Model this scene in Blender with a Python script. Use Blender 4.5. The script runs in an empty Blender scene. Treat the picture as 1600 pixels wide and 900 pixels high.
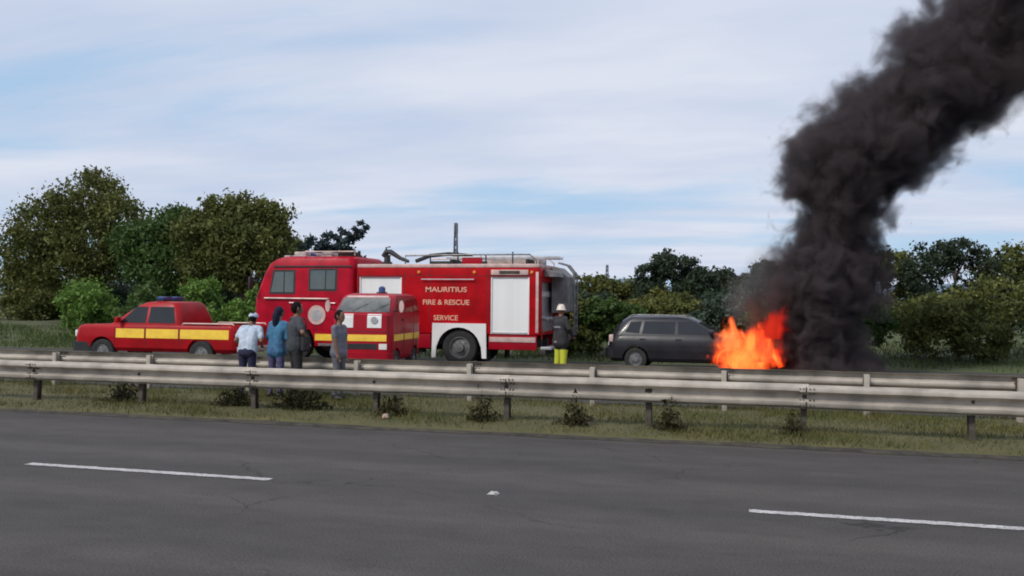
import bpy, bmesh, math, random
import numpy as np
from mathutils import Vector, Matrix

rnd = random.Random(7)
R = math.radians
scene = bpy.context.scene
col = scene.collection

# ------------------------------------------------------------------ camera
cam_d = bpy.data.cameras.new('camera')
cam_d.sensor_width = 36.0
cam_d.lens = 36.0 * 1470 / 1600
cam_d.clip_end = 5000
cam = bpy.data.objects.new('camera', cam_d)
col.objects.link(cam)
cam.location = (0, 0, 1.84)
cam.rotation_euler = (R(90 + 0.90), R(-0.53), R(15.35))
scene.camera = cam

# ------------------------------------------------------------------ sky, sun, exposure
SUN_EL, SUN_AZ = R(44), R(212)            # azimuth clockwise from +Y: behind the camera, to the left
world = bpy.data.worlds.new('World')
scene.world = world
world.use_nodes = True
nt = world.node_tree
nt.nodes.clear()
def wn(t, **kw):
    n = nt.nodes.new(t)
    for k, v in kw.items():
        setattr(n, k, v)
    return n
sky = wn('ShaderNodeTexSky', sky_type='NISHITA')
sky.sun_disc = False
sky.sun_elevation = SUN_EL
sky.sun_rotation = SUN_AZ
sky.air_density = 1.0
sky.dust_density = 1.0
tc = wn('ShaderNodeTexCoord')
sep = wn('ShaderNodeSeparateXYZ')
nt.links.new(tc.outputs['Generated'], sep.inputs[0])
zc = wn('ShaderNodeMath', operation='MAXIMUM'); zc.inputs[1].default_value = 0.0
nt.links.new(sep.outputs['Z'], zc.inputs[0])
za = wn('ShaderNodeMath', operation='ADD'); za.inputs[1].default_value = 0.10
nt.links.new(zc.outputs[0], za.inputs[0])
dx = wn('ShaderNodeMath', operation='DIVIDE'); dy = wn('ShaderNodeMath', operation='DIVIDE')
nt.links.new(sep.outputs['X'], dx.inputs[0]); nt.links.new(za.outputs[0], dx.inputs[1])
nt.links.new(sep.outputs['Y'], dy.inputs[0]); nt.links.new(za.outputs[0], dy.inputs[1])
cmb = wn('ShaderNodeCombineXYZ')
nt.links.new(dx.outputs[0], cmb.inputs[0]); nt.links.new(dy.outputs[0], cmb.inputs[1])
def wnoise(scale, detail, rough, off, dist=0.0):
    mp = wn('ShaderNodeMapping'); mp.inputs['Location'].default_value = off
    mp.inputs['Rotation'].default_value = (0, 0, R(-14)); mp.inputs['Scale'].default_value = (0.55, 1.0, 1)
    nt.links.new(cmb.outputs[0], mp.inputs['Vector'])
    n = wn('ShaderNodeTexNoise'); n.inputs['Scale'].default_value = scale
    n.inputs['Detail'].default_value = detail; n.inputs['Roughness'].default_value = rough
    n.inputs['Distortion'].default_value = dist
    nt.links.new(mp.outputs[0], n.inputs['Vector'])
    return n
n1 = wnoise(0.85, 7, 0.55, (3.1, 1.7, 0), 0.35)
n2 = wnoise(1.5, 6, 0.5, (-2.0, 8.0, 3))
cov = wn('ShaderNodeMapRange', interpolation_type='SMOOTHSTEP')
cov.inputs['From Min'].default_value = 0.35; cov.inputs['From Max'].default_value = 0.56
hi = wn('ShaderNodeMapRange', interpolation_type='SMOOTHSTEP')      # cloud sheet closes overhead, breaks towards the horizon
hi.inputs['From Min'].default_value = 0.12; hi.inputs['From Max'].default_value = 0.28; hi.inputs['To Max'].default_value = 0.18
nt.links.new(sep.outputs['Z'], hi.inputs['Value'])
cadd = wn('ShaderNodeMath', operation='ADD')
nt.links.new(n1.outputs['Fac'], cadd.inputs[0]); nt.links.new(hi.outputs[0], cadd.inputs[1])
nt.links.new(cadd.outputs[0], cov.inputs['Value'])
ctone = wn('ShaderNodeMix', data_type='RGBA')
ctone.inputs['A'].default_value = (5.65, 6.45, 8.1, 1)
ctone.inputs['B'].default_value = (7.2, 7.65, 8.75, 1)
ct = wn('ShaderNodeMapRange'); ct.inputs['From Min'].default_value = 0.36; ct.inputs['From Max'].default_value = 0.66
nt.links.new(n2.outputs['Fac'], ct.inputs['Value'])
nt.links.new(ct.outputs[0], ctone.inputs['Factor'])
gap = wn('ShaderNodeMix', data_type='RGBA')            # thin veil between the clouds
gap.inputs['Factor'].default_value = 0.8
gap.inputs['B'].default_value = (4.4, 6.4, 8.9, 1)
nt.links.new(sky.outputs['Color'], gap.inputs['A'])
smix = wn('ShaderNodeMix', data_type='RGBA')
nt.links.new(cov.outputs[0], smix.inputs['Factor'])
nt.links.new(gap.outputs['Result'], smix.inputs['A'])
nt.links.new(ctone.outputs['Result'], smix.inputs['B'])
bg = wn('ShaderNodeBackground'); bg.inputs['Strength'].default_value = 0.10
nt.links.new(smix.outputs['Result'], bg.inputs['Color'])
wo = wn('ShaderNodeOutputWorld')
nt.links.new(bg.outputs[0], wo.inputs['Surface'])

sun_d = bpy.data.lights.new('sun', 'SUN')
sun_d.energy = 2.4
sun_d.angle = R(10)
sun_d.color = (1.0, 0.95, 0.87)
sun = bpy.data.objects.new('sun', sun_d)
col.objects.link(sun)
sdir = Vector((math.sin(SUN_AZ) * math.cos(SUN_EL), math.cos(SUN_AZ) * math.cos(SUN_EL), math.sin(SUN_EL)))
sun.rotation_euler = sdir.to_track_quat('Z', 'Y').to_euler()

vs = scene.view_settings
vs.view_transform = 'Standard'; vs.look = 'None'; vs.gamma = 1.0; vs.exposure = 0.0
vs.use_curve_mapping = False
scene.render.engine = 'CYCLES'
cy = scene.cycles
cy.use_denoising = True
cy.max_bounces = 6; cy.diffuse_bounces = 3; cy.glossy_bounces = 3; cy.transparent_max_bounces = 12
cy.volume_bounces = 0
cy.volume_max_steps = 512
cy.filter_width = 1.9

# ------------------------------------------------------------------ materials
MATS = {}
def mat(name, color, rough=0.6, metal=0.0, var=0.12, vscale=3.0, bump=0.0, bscale=60.0, coat=0.0, color2=None,
        spec=0.5, translucent=0.0, island=0.0):
    if name in MATS:
        return MATS[name]
    m = bpy.data.materials.new(name); m.use_nodes = True
    t = m.node_tree; N = t.nodes; L = t.links
    b = N['Principled BSDF']
    b.inputs['Roughness'].default_value = rough
    b.inputs['Metallic'].default_value = metal
    b.inputs['Coat Weight'].default_value = coat
    b.inputs['Coat Roughness'].default_value = 0.12
    b.inputs['Specular IOR Level'].default_value = spec
    co = N.new('ShaderNodeTexCoord')
    no = N.new('ShaderNodeTexNoise'); no.inputs['Scale'].default_value = vscale; no.inputs['Detail'].default_value = 6
    no.inputs['Roughness'].default_value = 0.6
    L.new(co.outputs['Object'], no.inputs['Vector'])
    mx = N.new('ShaderNodeMix'); mx.data_type = 'RGBA'
    c2 = color2 or tuple(c * (1 - 2.2 * var) for c in color)
    c1 = color if color2 else tuple(min(1, c * (1 + 1.2 * var)) for c in color)
    mx.inputs['A'].default_value = (*c1, 1); mx.inputs['B'].default_value = (*c2, 1)
    mr = N.new('ShaderNodeMapRange'); mr.inputs['From Min'].default_value = 0.32; mr.inputs['From Max'].default_value = 0.68
    L.new(no.outputs['Fac'], mr.inputs['Value'])
    L.new(mr.outputs[0], mx.inputs['Factor'])
    out = mx.outputs['Result']
    if island > 0:
        ge = N.new('ShaderNodeNewGeometry')
        hv = N.new('ShaderNodeHueSaturation')
        vr = N.new('ShaderNodeMapRange'); vr.inputs['To Min'].default_value = 1 - island; vr.inputs['To Max'].default_value = 1 + island
        L.new(ge.outputs['Random Per Island'], vr.inputs['Value'])
        L.new(vr.outputs[0], hv.inputs['Value'])
        L.new(out, hv.inputs['Color']); out = hv.outputs['Color']
    L.new(out, b.inputs['Base Color'])
    rr = N.new('ShaderNodeMapRange'); rr.inputs['To Min'].default_value = max(0.02, rough - 0.08); rr.inputs['To Max'].default_value = min(1, rough + 0.1)
    L.new(no.outputs['Fac'], rr.inputs['Value']); L.new(rr.outputs[0], b.inputs['Roughness'])
    if bump > 0:
        bn = N.new('ShaderNodeTexNoise'); bn.inputs['Scale'].default_value = bscale; bn.inputs['Detail'].default_value = 4
        L.new(co.outputs['Object'], bn.inputs['Vector'])
        bu = N.new('ShaderNodeBump'); bu.inputs['Strength'].default_value = bump; bu.inputs['Distance'].default_value = 0.02
        L.new(bn.outputs['Fac'], bu.inputs['Height']); L.new(bu.outputs[0], b.inputs['Normal'])
    if translucent > 0:
        tr = N.new('ShaderNodeBsdfTranslucent'); L.new(out, tr.inputs['Color'])
        ms = N.new('ShaderNodeMixShader'); ms.inputs[0].default_value = translucent
        L.new(b.outputs[0], ms.inputs[1]); L.new(tr.outputs[0], ms.inputs[2])
        L.new(ms.outputs[0], N['Material Output'].inputs['Surface'])
    MATS[name] = m
    return m

M_red = mat('engine_red', (0.44, 0.002, 0.007), 0.42, var=0.15, vscale=2.2, coat=0.04, spec=0.15)
M_cabred = mat('cab_red', (0.42, 0.003, 0.020), 0.42, var=0.15, vscale=2.2, coat=0.04, spec=0.15)
M_vanred = mat('van_red', (0.35, 0.004, 0.016), 0.42, var=0.12, vscale=1.6, coat=0.1, spec=0.2)
M_pickred = mat('pickup_red', (0.36, 0.005, 0.010), 0.40, var=0.12, vscale=1.6, coat=0.1, spec=0.2)
M_white = mat('white_paint', (0.80, 0.79, 0.77), 0.45, var=0.05, vscale=2.5)
M_shutter = mat('shutter_white', (0.82, 0.82, 0.80), 0.42, var=0.04, vscale=3)
M_alu = mat('aluminium', (0.55, 0.55, 0.56), 0.42, metal=0.6, var=0.12, vscale=5)
M_cabinet = mat('cabinet_grey', (0.20, 0.19, 0.195), 0.5, metal=0.2, var=0.2, vscale=3)
M_edge = mat('pale_edging', (0.62, 0.44, 0.40), 0.45, metal=0.1, var=0.14, vscale=4)
M_yellow = mat('yellow_tape', (0.95, 0.60, 0.06), 0.4, var=0.08, vscale=4)
M_letter = mat('pale_gold_lettering', (0.78, 0.42, 0.30), 0.45, var=0.05)
M_black = mat('black_trim', (0.018, 0.018, 0.02), 0.55, var=0.15, vscale=6)
M_dark = mat('chassis', (0.03, 0.027, 0.025), 0.75, var=0.25, vscale=5)
M_rubber = mat('rubber', (0.022, 0.022, 0.022), 0.8, var=0.15, vscale=9, bump=0.2)
M_rim = mat('rim_grey', (0.20, 0.20, 0.20), 0.5, metal=0.5, var=0.2, vscale=8)
M_glass = mat('tinted_glass', (0.045, 0.065, 0.055), 0.06, var=0.25, vscale=1.2, spec=0.9, coat=1.0)
M_glass2 = mat('dark_glass', (0.015, 0.017, 0.021), 0.08, var=0.2, vscale=1.2, spec=0.5, coat=0.2)
M_screen = mat('windscreen_glass', (0.12, 0.125, 0.11), 0.08, var=0.4, vscale=2.4, spec=0.9, coat=1.0)
M_lamp = mat('lamp_lens', (0.75, 0.74, 0.70), 0.15, var=0.06, coat=0.6)
M_amber = mat('amber_lens', (0.75, 0.25, 0.03), 0.2, var=0.06, coat=0.5)
M_tail = mat('tail_lens', (0.45, 0.02, 0.02), 0.2, var=0.06, coat=0.5)
M_blue = mat('beacon_blue', (0.02, 0.05, 0.20), 0.2, var=0.06, coat=0.5)
M_beacon = mat('beacon_pale', (0.50, 0.42, 0.38), 0.3, var=0.2, vscale=5, coat=0.3)
M_galv = mat('weathered_galvanised', (0.41, 0.365, 0.31), 0.6, metal=0.15, var=0.17, vscale=2.2, bump=0.08, bscale=30)
M_rust = mat('rusty_steel', (0.075, 0.062, 0.048), 0.8, var=0.3, vscale=9, bump=0.2)
M_car = mat('sooty_grey_paint', (0.012, 0.011, 0.015), 0.42, var=0.35, vscale=2.4, coat=0.2)
M_carroof = mat('car_roof_paint', (0.014, 0.013, 0.018), 0.36, var=0.3, vscale=2.4, coat=0.25)
M_burnt = mat('scorched_metal', (0.05, 0.03, 0.022), 0.85, var=0.4, vscale=6, bump=0.3)
M_skin = mat('skin', (0.22, 0.11, 0.07), 0.55, var=0.08)
M_hair = mat('black_hair', (0.008, 0.007, 0.007), 0.85, spec=0.15, var=0.2, vscale=20, bump=0.4, bscale=80)
M_bark = mat('bark', (0.10, 0.075, 0.05), 0.9, var=0.3, vscale=6, bump=0.6, bscale=14)
M_steel = mat('mast_steel', (0.16, 0.18, 0.22), 0.6, metal=0.3, var=0.1)

def leafmat(name, c1, c2, isl=0.35, tr=0.3, vs_=0.7):
    return mat(name, c1, 0.62, color2=c2, vscale=vs_, translucent=tr, island=isl, spec=0.3)
L_olive = leafmat('leaf_olive', (0.150, 0.155, 0.040), (0.072, 0.090, 0.022))
L_green = leafmat('leaf_green', (0.085, 0.14, 0.035), (0.045, 0.09, 0.02))
L_bright = leafmat('leaf_bright', (0.15, 0.25, 0.045), (0.08, 0.16, 0.03))
L_dark = leafmat('leaf_dark', (0.050, 0.072, 0.038), (0.026, 0.042, 0.026))
L_blue = leafmat('leaf_bluegreen', (0.09, 0.125, 0.085), (0.05, 0.08, 0.055))
L_far = leafmat('leaf_far_hazy', (0.055, 0.08, 0.085), (0.03, 0.05, 0.06))  # blue haze of distance put into the leaf colour
L_grass = leafmat('grass_blades', (0.150, 0.128, 0.040), (0.078, 0.096, 0.026), 0.35, 0.2, 0.9)
L_grass2 = leafmat('grass_far', (0.085, 0.12, 0.028), (0.05, 0.08, 0.018), 0.3, 0.2, 0.5)
L_weed = leafmat('weed_leaf', (0.060, 0.052, 0.018), (0.035, 0.030, 0.010), 0.4, 0.2, 2.0)

# ------------------------------------------------------------------ helpers
def tag(o, label=None, cat=None, group=None, kind=None):
    if label: o['label'] = label
    if cat: o['category'] = cat
    if group: o['group'] = group
    if kind: o['kind'] = kind
    return o
def thing(name, label, cat, loc=(0, 0, 0), rotz=0.0, group=None):
    o = bpy.data.objects.new(name, None); col.objects.link(o)
    o.location = loc; o.rotation_euler = (0, 0, rotz); o.empty_display_size = 0.2
    return tag(o, label, cat, group)
def link_mesh(name, me, m=None, parent=None):
    o = bpy.data.objects.new(name, me); col.objects.link(o)
    if m: me.materials.append(m)
    if parent: o.parent = parent
    return o
def smooth(me, ang=32):
    if not len(me.polygons): return
    me.polygons.foreach_set('use_smooth', [True] * len(me.polygons))
    me.set_sharp_from_angle(angle=R(ang))
class MB:
    """collects shapes for ONE mesh"""
    def __init__(s): s.bm = bmesh.new()
    def box(s, a, b, bevel=0.0, seg=2):
        x0, y0, z0 = [min(p, q) for p, q in zip(a, b)]; x1, y1, z1 = [max(p, q) for p, q in zip(a, b)]
        v = [s.bm.verts.new(p) for p in ((x0,y0,z0),(x1,y0,z0),(x1,y1,z0),(x0,y1,z0),(x0,y0,z1),(x1,y0,z1),(x1,y1,z1),(x0,y1,z1))]
        fs = [s.bm.faces.new([v[i] for i in f]) for f in ((3,2,1,0),(4,5,6,7),(0,1,5,4),(1,2,6,5),(2,3,7,6),(3,0,4,7))]
        if bevel > 0:
            es = list({e for f in fs for e in f.edges})
            bmesh.ops.bevel(s.bm, geom=es, offset=bevel, segments=seg, profile=0.6, affect='EDGES')
        return s
    def tube(s, pts, rad, n=8, cap=True):
        pts = [Vector(p) for p in pts]; k = len(pts)
        if not hasattr(rad, '__len__'): rad = [rad] * k
        rings = []
        prev = None
        for i in range(k):
            d = (pts[min(i+1, k-1)] - pts[max(i-1, 0)])
            d = d.normalized() if d.length > 1e-9 else Vector((0, 0, 1))
            up = prev if prev is not None else (Vector((0, 0, 1)) if abs(d.z) < 0.9 else Vector((1, 0, 0)))
            u = d.cross(up); u = u.normalized() if u.length > 1e-6 else d.orthogonal().normalized()
            w = u.cross(d).normalized(); prev = w
            rings.append([s.bm.verts.new(pts[i] + (u * math.cos(2*math.pi*j/n) + w * math.sin(2*math.pi*j/n)) * rad[i]) for j in range(n)])
        for i in range(k-1):
            for j in range(n):
                s.bm.faces.new((rings[i][j], rings[i][(j+1) % n], rings[i+1][(j+1) % n], rings[i+1][j]))
        if cap:
            s.bm.faces.new(rings[0][::-1]); s.bm.faces.new(rings[-1])
        return s
    def lathe(s, prof, center, axis='y', n=24, closed=False):
        c = Vector(center); rings = []
        for r, h in prof:
            ring = []
            for j in range(n):
                a = 2*math.pi*j/n; p, q = r*math.cos(a), r*math.sin(a)
                o = {'y': (p, h, q), 'x': (h, p, q), 'z': (p, q, h)}[axis]
                ring.append(s.bm.verts.new(c + Vector(o)))
            rings.append(ring)
        m = len(rings)
        for i in range(m if closed else m-1):
            a, b = rings[i], rings[(i+1) % m]
            for j in range(n):
                s.bm.faces.new((a[j], a[(j+1) % n], b[(j+1) % n], b[j]))
        if not closed:
            s.bm.faces.new(rings[0][::-1]); s.bm.faces.new(rings[-1])
        return s
    def prism(s, poly, d, plane='xz', at=0.0):
        """polygon (2d) extruded by d"""
        def P(p, h):
            return {'xz': (p[0], h, p[1]), 'xy': (p[0], p[1], h), 'yz': (h, p[0], p[1])}[plane]
        a = [s.bm.verts.new(P(p, at)) for p in poly]; b = [s.bm.verts.new(P(p, at + d)) for p in poly]
        n = len(poly)
        s.bm.faces.new(a); s.bm.faces.new(b[::-1])
        for i in range(n):
            s.bm.faces.new((a[i], b[i], b[(i+1) % n], a[(i+1) % n]))
        return s
    def loft(s, rings, cap=True):
        R_ = [[s.bm.verts.new(p) for p in r] for r in rings]
        n = len(R_[0])
        for i in range(len(R_)-1):
            for j in range(n):
                s.bm.faces.new((R_[i][j], R_[i][(j+1) % n], R_[i+1][(j+1) % n], R_[i+1][j]))
        if cap:
            s.bm.faces.new(R_[0][::-1]); s.bm.faces.new(R_[-1])
        return s
    def quads(s, grid, thick):
        """grid[i][j] of points -> slab thick behind along given vector"""
        t = Vector(thick)
        A = [[s.bm.verts.new(p) for p in row] for row in grid]
        B = [[s.bm.verts.new(Vector(p) + t) for p in row] for row in grid]
        ni, nj = len(A), len(A[0])
        for i in range(ni-1):
            for j in range(nj-1):
                s.bm.faces.new((A[i][j], A[i][j+1], A[i+1][j+1], A[i+1][j]))
                s.bm.faces.new((B[i+1][j], B[i+1][j+1], B[i][j+1], B[i][j]))
        per = [(0, j) for j in range(nj)] + [(i, nj-1) for i in range(1, ni)] + [(ni-1, j) for j in range(nj-2, -1, -1)] + [(i, 0) for i in range(ni-2, 0, -1)]
        for k in range(len(per)):
            (i, j), (p, q) = per[k], per[(k+1) % len(per)]
            s.bm.faces.new((A[p][q], A[i][j], B[i][j], B[p][q]))
        return s
    def mesh(s, name, ang=32):
        bmesh.ops.recalc_face_normals(s.bm, faces=s.bm.faces[:])
        me = bpy.data.meshes.new(name); s.bm.to_mesh(me); s.bm.free(); smooth(me, ang)
        return me
    def build(s, name, m, parent=None, ang=32):
        return link_mesh(name, s.mesh(name, ang), m, parent)

def box(name, a, b, m, parent=None, bevel=0.012): return MB().box(a, b, bevel).build(name, m, parent)
def tube(name, pts, r, m, parent=None, n=8): return MB().tube(pts, r, n).build(name, m, parent, 50)

def apply_mods(o):
    dg = bpy.context.evaluated_depsgraph_get()
    ev = o.evaluated_get(dg)
    me = bpy.data.meshes.new_from_object(ev)
    old = o.data; o.modifiers.clear(); o.data = me
    bpy.data.meshes.remove(old)
    return o
def cut(o, mb_list, ang=30):
    for mb in mb_list:
        c = mb.build('cutter', None, o.parent)
        md = o.modifiers.new('b', 'BOOLEAN'); md.object = c; md.operation = 'DIFFERENCE'; md.solver = 'EXACT'
        bpy.context.view_layer.update()
        apply_mods(o)
        d = c.data; bpy.data.objects.remove(c); bpy.data.meshes.remove(d)
    smooth(o.data, ang)
    return o
def copy_tree(o, parent=None):
    c = o.copy(); col.objects.link(c); c.parent = parent
    for ch in list(o.children):
        copy_tree(ch, c)
    return c

def rring(xr, xf, w, z, rad, nc=5, ns=4):
    """rounded rectangle ring in plan, x from xr to xf, half width w"""
    rad = min(rad, w*0.95, (xf-xr)*0.48)
    pts = []
    cs = [(xf-rad, w-rad, 0), (xr+rad, w-rad, 90), (xr+rad, -w+rad, 180), (xf-rad, -w+rad, 270)]
    for cx_, cy_, a0 in cs:
        for k in range(nc+1):
            a = R(a0 + 90*k/nc)
            pts.append(Vector((cx_ + rad*math.cos(a), cy_ + rad*math.sin(a), z)))
    return pts
def stack(levels):
    return MB().loft([rring(l[1], l[2], l[3], l[0], l[4]) for l in levels])
def lerp_levels(levels, z, idx):
    for a, b in zip(levels, levels[1:]):
        if a[0] <= z <= b[0]:
            t = (z-a[0])/(b[0]-a[0]) if b[0] > a[0] else 0
            return a[idx] + (b[idx]-a[idx])*t
    return levels[-1][idx] if z > levels[-1][0] else levels[0][idx]
def side_panel(name, levels, quad, m, parent, sgn, off=0.006, nz=6, nx=4):
    """quad: (x,z) corners bl, br, tr, tl lying on the side surface"""
    bl, br, tr, tl = [Vector((p[0], p[1])) for p in quad]
    g = []
    for i in range(nz+1):
        t = i/nz; a = bl.lerp(tl, t); b = br.lerp(tr, t); row = []
        for j in range(nx+1):
            p = a.lerp(b, j/nx)
            row.append((p.x, sgn*(lerp_levels(levels, p.y, 3)+off), p.y))
        g.append(row)
    return MB().quads(g, (0, -sgn*0.02, 0)).build(name, m, parent)
def end_panel(name, levels, quad, m, parent, front=True, off=0.008, nz=6, ny=4):
    """quad: (y,z) corners on the front or rear surface"""
    bl, br, tr, tl = [Vector((p[0], p[1])) for p in quad]
    s = 1 if front else -1
    g = []
    for i in range(nz+1):
        t = i/nz; a = bl.lerp(tl, t); b = br.lerp(tr, t); row = []
        for j in range(ny+1):
            p = a.lerp(b, j/ny)
            row.append((lerp_levels(levels, p.y, 2 if front else 1) + s*off, p.x, p.y))
        g.append(row)
    return MB().quads(g, (-s*0.02, 0, 0)).build(name, m, parent)
def wheel(parent, x, y, r, w, sgn, dish=0.06, spokes=0, m_rim=None):
    """tyre as the part 'wheel', rim as its sub-part; sgn: outer side"""
    h = w/2
    prof = [(r*0.60, -h*0.9), (r*0.80, -h), (r*0.94, -h*0.92), (r, -h*0.65), (r, h*0.65), (r*0.94, h*0.92), (r*0.80, h), (r*0.60, h*0.9)]
    o = MB().lathe(prof, (x, y, r), 'y', 28, closed=True).build('wheel', M_rubber, parent)
    s = sgn
    mb = MB().lathe([(r*0.62, -h*0.7*s), (r*0.62, h*0.82*s), (r*0.56, h*0.86*s), (r*0.52, (h-dish)*s), (r*0.26, (h-dish*0.8)*s), (r*0.24, (h+0.01)*s), (r*0.05, (h+0.015)*s)], (x, y, r), 'y', 24)
    for k in range(8):
        a = 2*math.pi*k/8
        cx_, cz_ = x + r*0.38*math.cos(a), r + r*0.38*math.sin(a)
        mb.tube([(cx_, y+s*(h-dish-0.01), cz_), (cx_, y+s*(h-dish+0.025), cz_)], r*0.035, 6)
    mb.build('rim', m_rim or M_rim, o)
    return o
def text_mesh(s, size, m, parent, pos, rot, name='lettering', width=None):
    cu = bpy.data.curves.new('t', 'FONT'); cu.body = s; cu.size = size; cu.align_x = 'CENTER'; cu.align_y = 'CENTER'
    cu.extrude = 0.004; cu.offset = 0.003
    o = bpy.data.objects.new('t', cu); col.objects.link(o)
    bpy.context.view_layer.update()
    me = bpy.data.meshes.new_from_object(o.evaluated_get(bpy.context.evaluated_depsgraph_get()))
    bpy.data.objects.remove(o); bpy.data.curves.remove(cu)
    me.materials.clear()
    if width:
        xs = [v.co.x for v in me.vertices]; k = width/(max(xs)-min(xs))
        for v in me.vertices: v.co.x *= k
    q = link_mesh(name, me, m, parent); q.location = pos; q.rotation_euler = rot
    return q
def np_mesh(name, V, F, m, parent=None, n=4):
    me = bpy.data.meshes.new(name)
    me.vertices.add(len(V)); me.vertices.foreach_set('co', np.asarray(V, np.float32).ravel())
    me.loops.add(len(F)*n); me.polygons.add(len(F))
    me.polygons.foreach_set('loop_start', np.arange(len(F))*n)
    me.loops.foreach_set('vertex_index', np.asarray(F, np.int32).ravel())
    me.update(); me.validate()
    return link_mesh(name, me, m, parent)

# ------------------------------------------------------------------ ground, roads, verge
def mat_asphalt(name, base, dark):
    m = bpy.data.materials.new(name); m.use_nodes = True
    t = m.node_tree; N = t.nodes; L = t.links; b = N['Principled BSDF']
    co = N.new('ShaderNodeTexCoord')
    def nz(scale, detail, sc=(1, 1, 1), rough=0.6):
        mp = N.new('ShaderNodeMapping'); mp.inputs['Scale'].default_value = sc
        L.new(co.outputs['Object'], mp.inputs['Vector'])
        n = N.new('ShaderNodeTexNoise'); n.inputs['Scale'].default_value = scale; n.inputs['Detail'].default_value = detail
        n.inputs['Roughness'].default_value = rough
        L.new(mp.outputs[0], n.inputs['Vector']); return n
    big = nz(0.5, 4, (0.25, 1.0, 1)); mid = nz(3.0, 5, (0.5, 1, 1)); fine = nz(55, 3); grit = nz(160, 2)
    def rng(n, a, b_, lo, hi):
        r = N.new('ShaderNodeMapRange'); r.inputs['From Min'].default_value = a; r.inputs['From Max'].default_value = b_
        r.inputs['To Min'].default_value = lo; r.inputs['To Max'].default_value = hi
        L.new(n.outputs['Fac'], r.inputs['Value']); return r
    mx = N.new('ShaderNodeMix'); mx.data_type = 'RGBA'
    mx.inputs['A'].default_value = (*dark, 1); mx.inputs['B'].default_value = (*base, 1)
    L.new(rng(big, 0.3, 0.7, 0, 1).outputs[0], mx.inputs['Factor'])
    def mul(a, rr):
        k = N.new('ShaderNodeVectorMath'); k.operation = 'SCALE'
        L.new(a, k.inputs[0]); L.new(rr.outputs[0], k.inputs['Scale']); return k.outputs[0]
    c = mul(mx.outputs['Result'], rng(mid, 0.3, 0.7, 0.86, 1.12))
    strk = nz(1.0, 4, (0.03, 1.6, 1)); c = mul(c, rng(strk, 0.3, 0.7, 0.88, 1.12))
    # wheel paths: slightly polished bands along the road
    sy = N.new('ShaderNodeSeparateXYZ'); L.new(co.outputs['Object'], sy.inputs[0])
    ph = N.new('ShaderNodeMath'); ph.operation = 'MULTIPLY_ADD'; ph.inputs[1].default_value = 3.43; ph.inputs[2].default_value = 0.4; L.new(sy.outputs['Y'], ph.inputs[0])
    sn = N.new('ShaderNodeMath'); sn.operation = 'SINE'; L.new(ph.outputs[0], sn.inputs[0])
    wr_ = N.new('ShaderNodeMapRange'); wr_.inputs['From Min'].default_value = -1; wr_.inputs['To Min'].default_value = .93; wr_.inputs['To Max'].default_value = 1.06
    L.new(sn.outputs[0], wr_.inputs['Value']); c = mul(c, wr_)
    # hairline cracks in a few worn areas
    wp = nz(1.4, 3); wa = N.new('ShaderNodeVectorMath'); wa.operation = 'MULTIPLY_ADD'; wa.inputs[1].default_value = (.9, .9, 0)
    L.new(wp.outputs['Color'], wa.inputs[0]); L.new(co.outputs['Object'], wa.inputs[2])
    vo = N.new('ShaderNodeTexVoronoi'); vo.feature = 'DISTANCE_TO_EDGE'; vo.inputs['Scale'].default_value = .42; L.new(wa.outputs[0], vo.inputs['Vector'])
    ck = N.new('ShaderNodeMapRange'); ck.inputs['From Min'].default_value = .002; ck.inputs['From Max'].default_value = .007; ck.inputs['To Min'].default_value = .55; L.new(vo.outputs['Distance'], ck.inputs['Value'])
    mk = rng(nz(.35, 2), .50, .60, 0, 1)
    cm = N.new('ShaderNodeMix'); cm.inputs['A'].default_value = 1.0; L.new(mk.outputs[0], cm.inputs['Factor']); L.new(ck.outputs[0], cm.inputs['B'])
    cs_ = N.new('ShaderNodeVectorMath'); cs_.operation = 'SCALE'; L.new(c, cs_.inputs[0]); L.new(cm.outputs['Result'], cs_.inputs['Scale']); c = cs_.outputs[0]
    # oil drips and stains
    st = nz(2.2, 5, (.6, 1, 1), .7); c = mul(c, rng(st, .60, .74, 1.0, .80))
    c = mul(c, rng(fine, 0.3, 0.7, 0.60, 1.40))
    c = mul(c, rng(grit, 0.3, 0.7, 0.75, 1.25))
    L.new(c, b.inputs['Base Color'])
    b.inputs['Roughness'].default_value = 0.88; b.inputs['Specular IOR Level'].default_value = 0.25
    bu = N.new('ShaderNodeBump'); bu.inputs['Strength'].default_value = 0.35; bu.inputs['Distance'].default_value = 0.006
    L.new(fine.outputs['Fac'], bu.inputs['Height']); L.new(bu.outputs[0], b.inputs['Normal'])
    return m
A1 = mat_asphalt('asphalt', (0.078, 0.069, 0.064), (0.060, 0.055, 0.052))
A2 = mat_asphalt('asphalt_far', (0.070, 0.067, 0.066), (0.055, 0.053, 0.052))
M_ground = mat('field_grass', (0.075, 0.095, 0.030), 0.95, color2=(0.055, 0.055, 0.024), vscale=0.25, bump=0.5, bscale=3)
M_soil = mat('verge_soil', (0.105, 0.092, 0.036), 0.95, color2=(0.070, 0.066, 0.024), vscale=1.6, bump=0.6, bscale=20)
M_dirt = mat('edge_dirt', (0.050, 0.042, 0.030), 0.95, var=0.3, vscale=4, bump=0.6, bscale=25)
M_line = mat('road_paint', (0.56, 0.54, 0.53), 0.7, color2=(0.38, 0.365, 0.36), vscale=5, bump=0.2)
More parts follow.
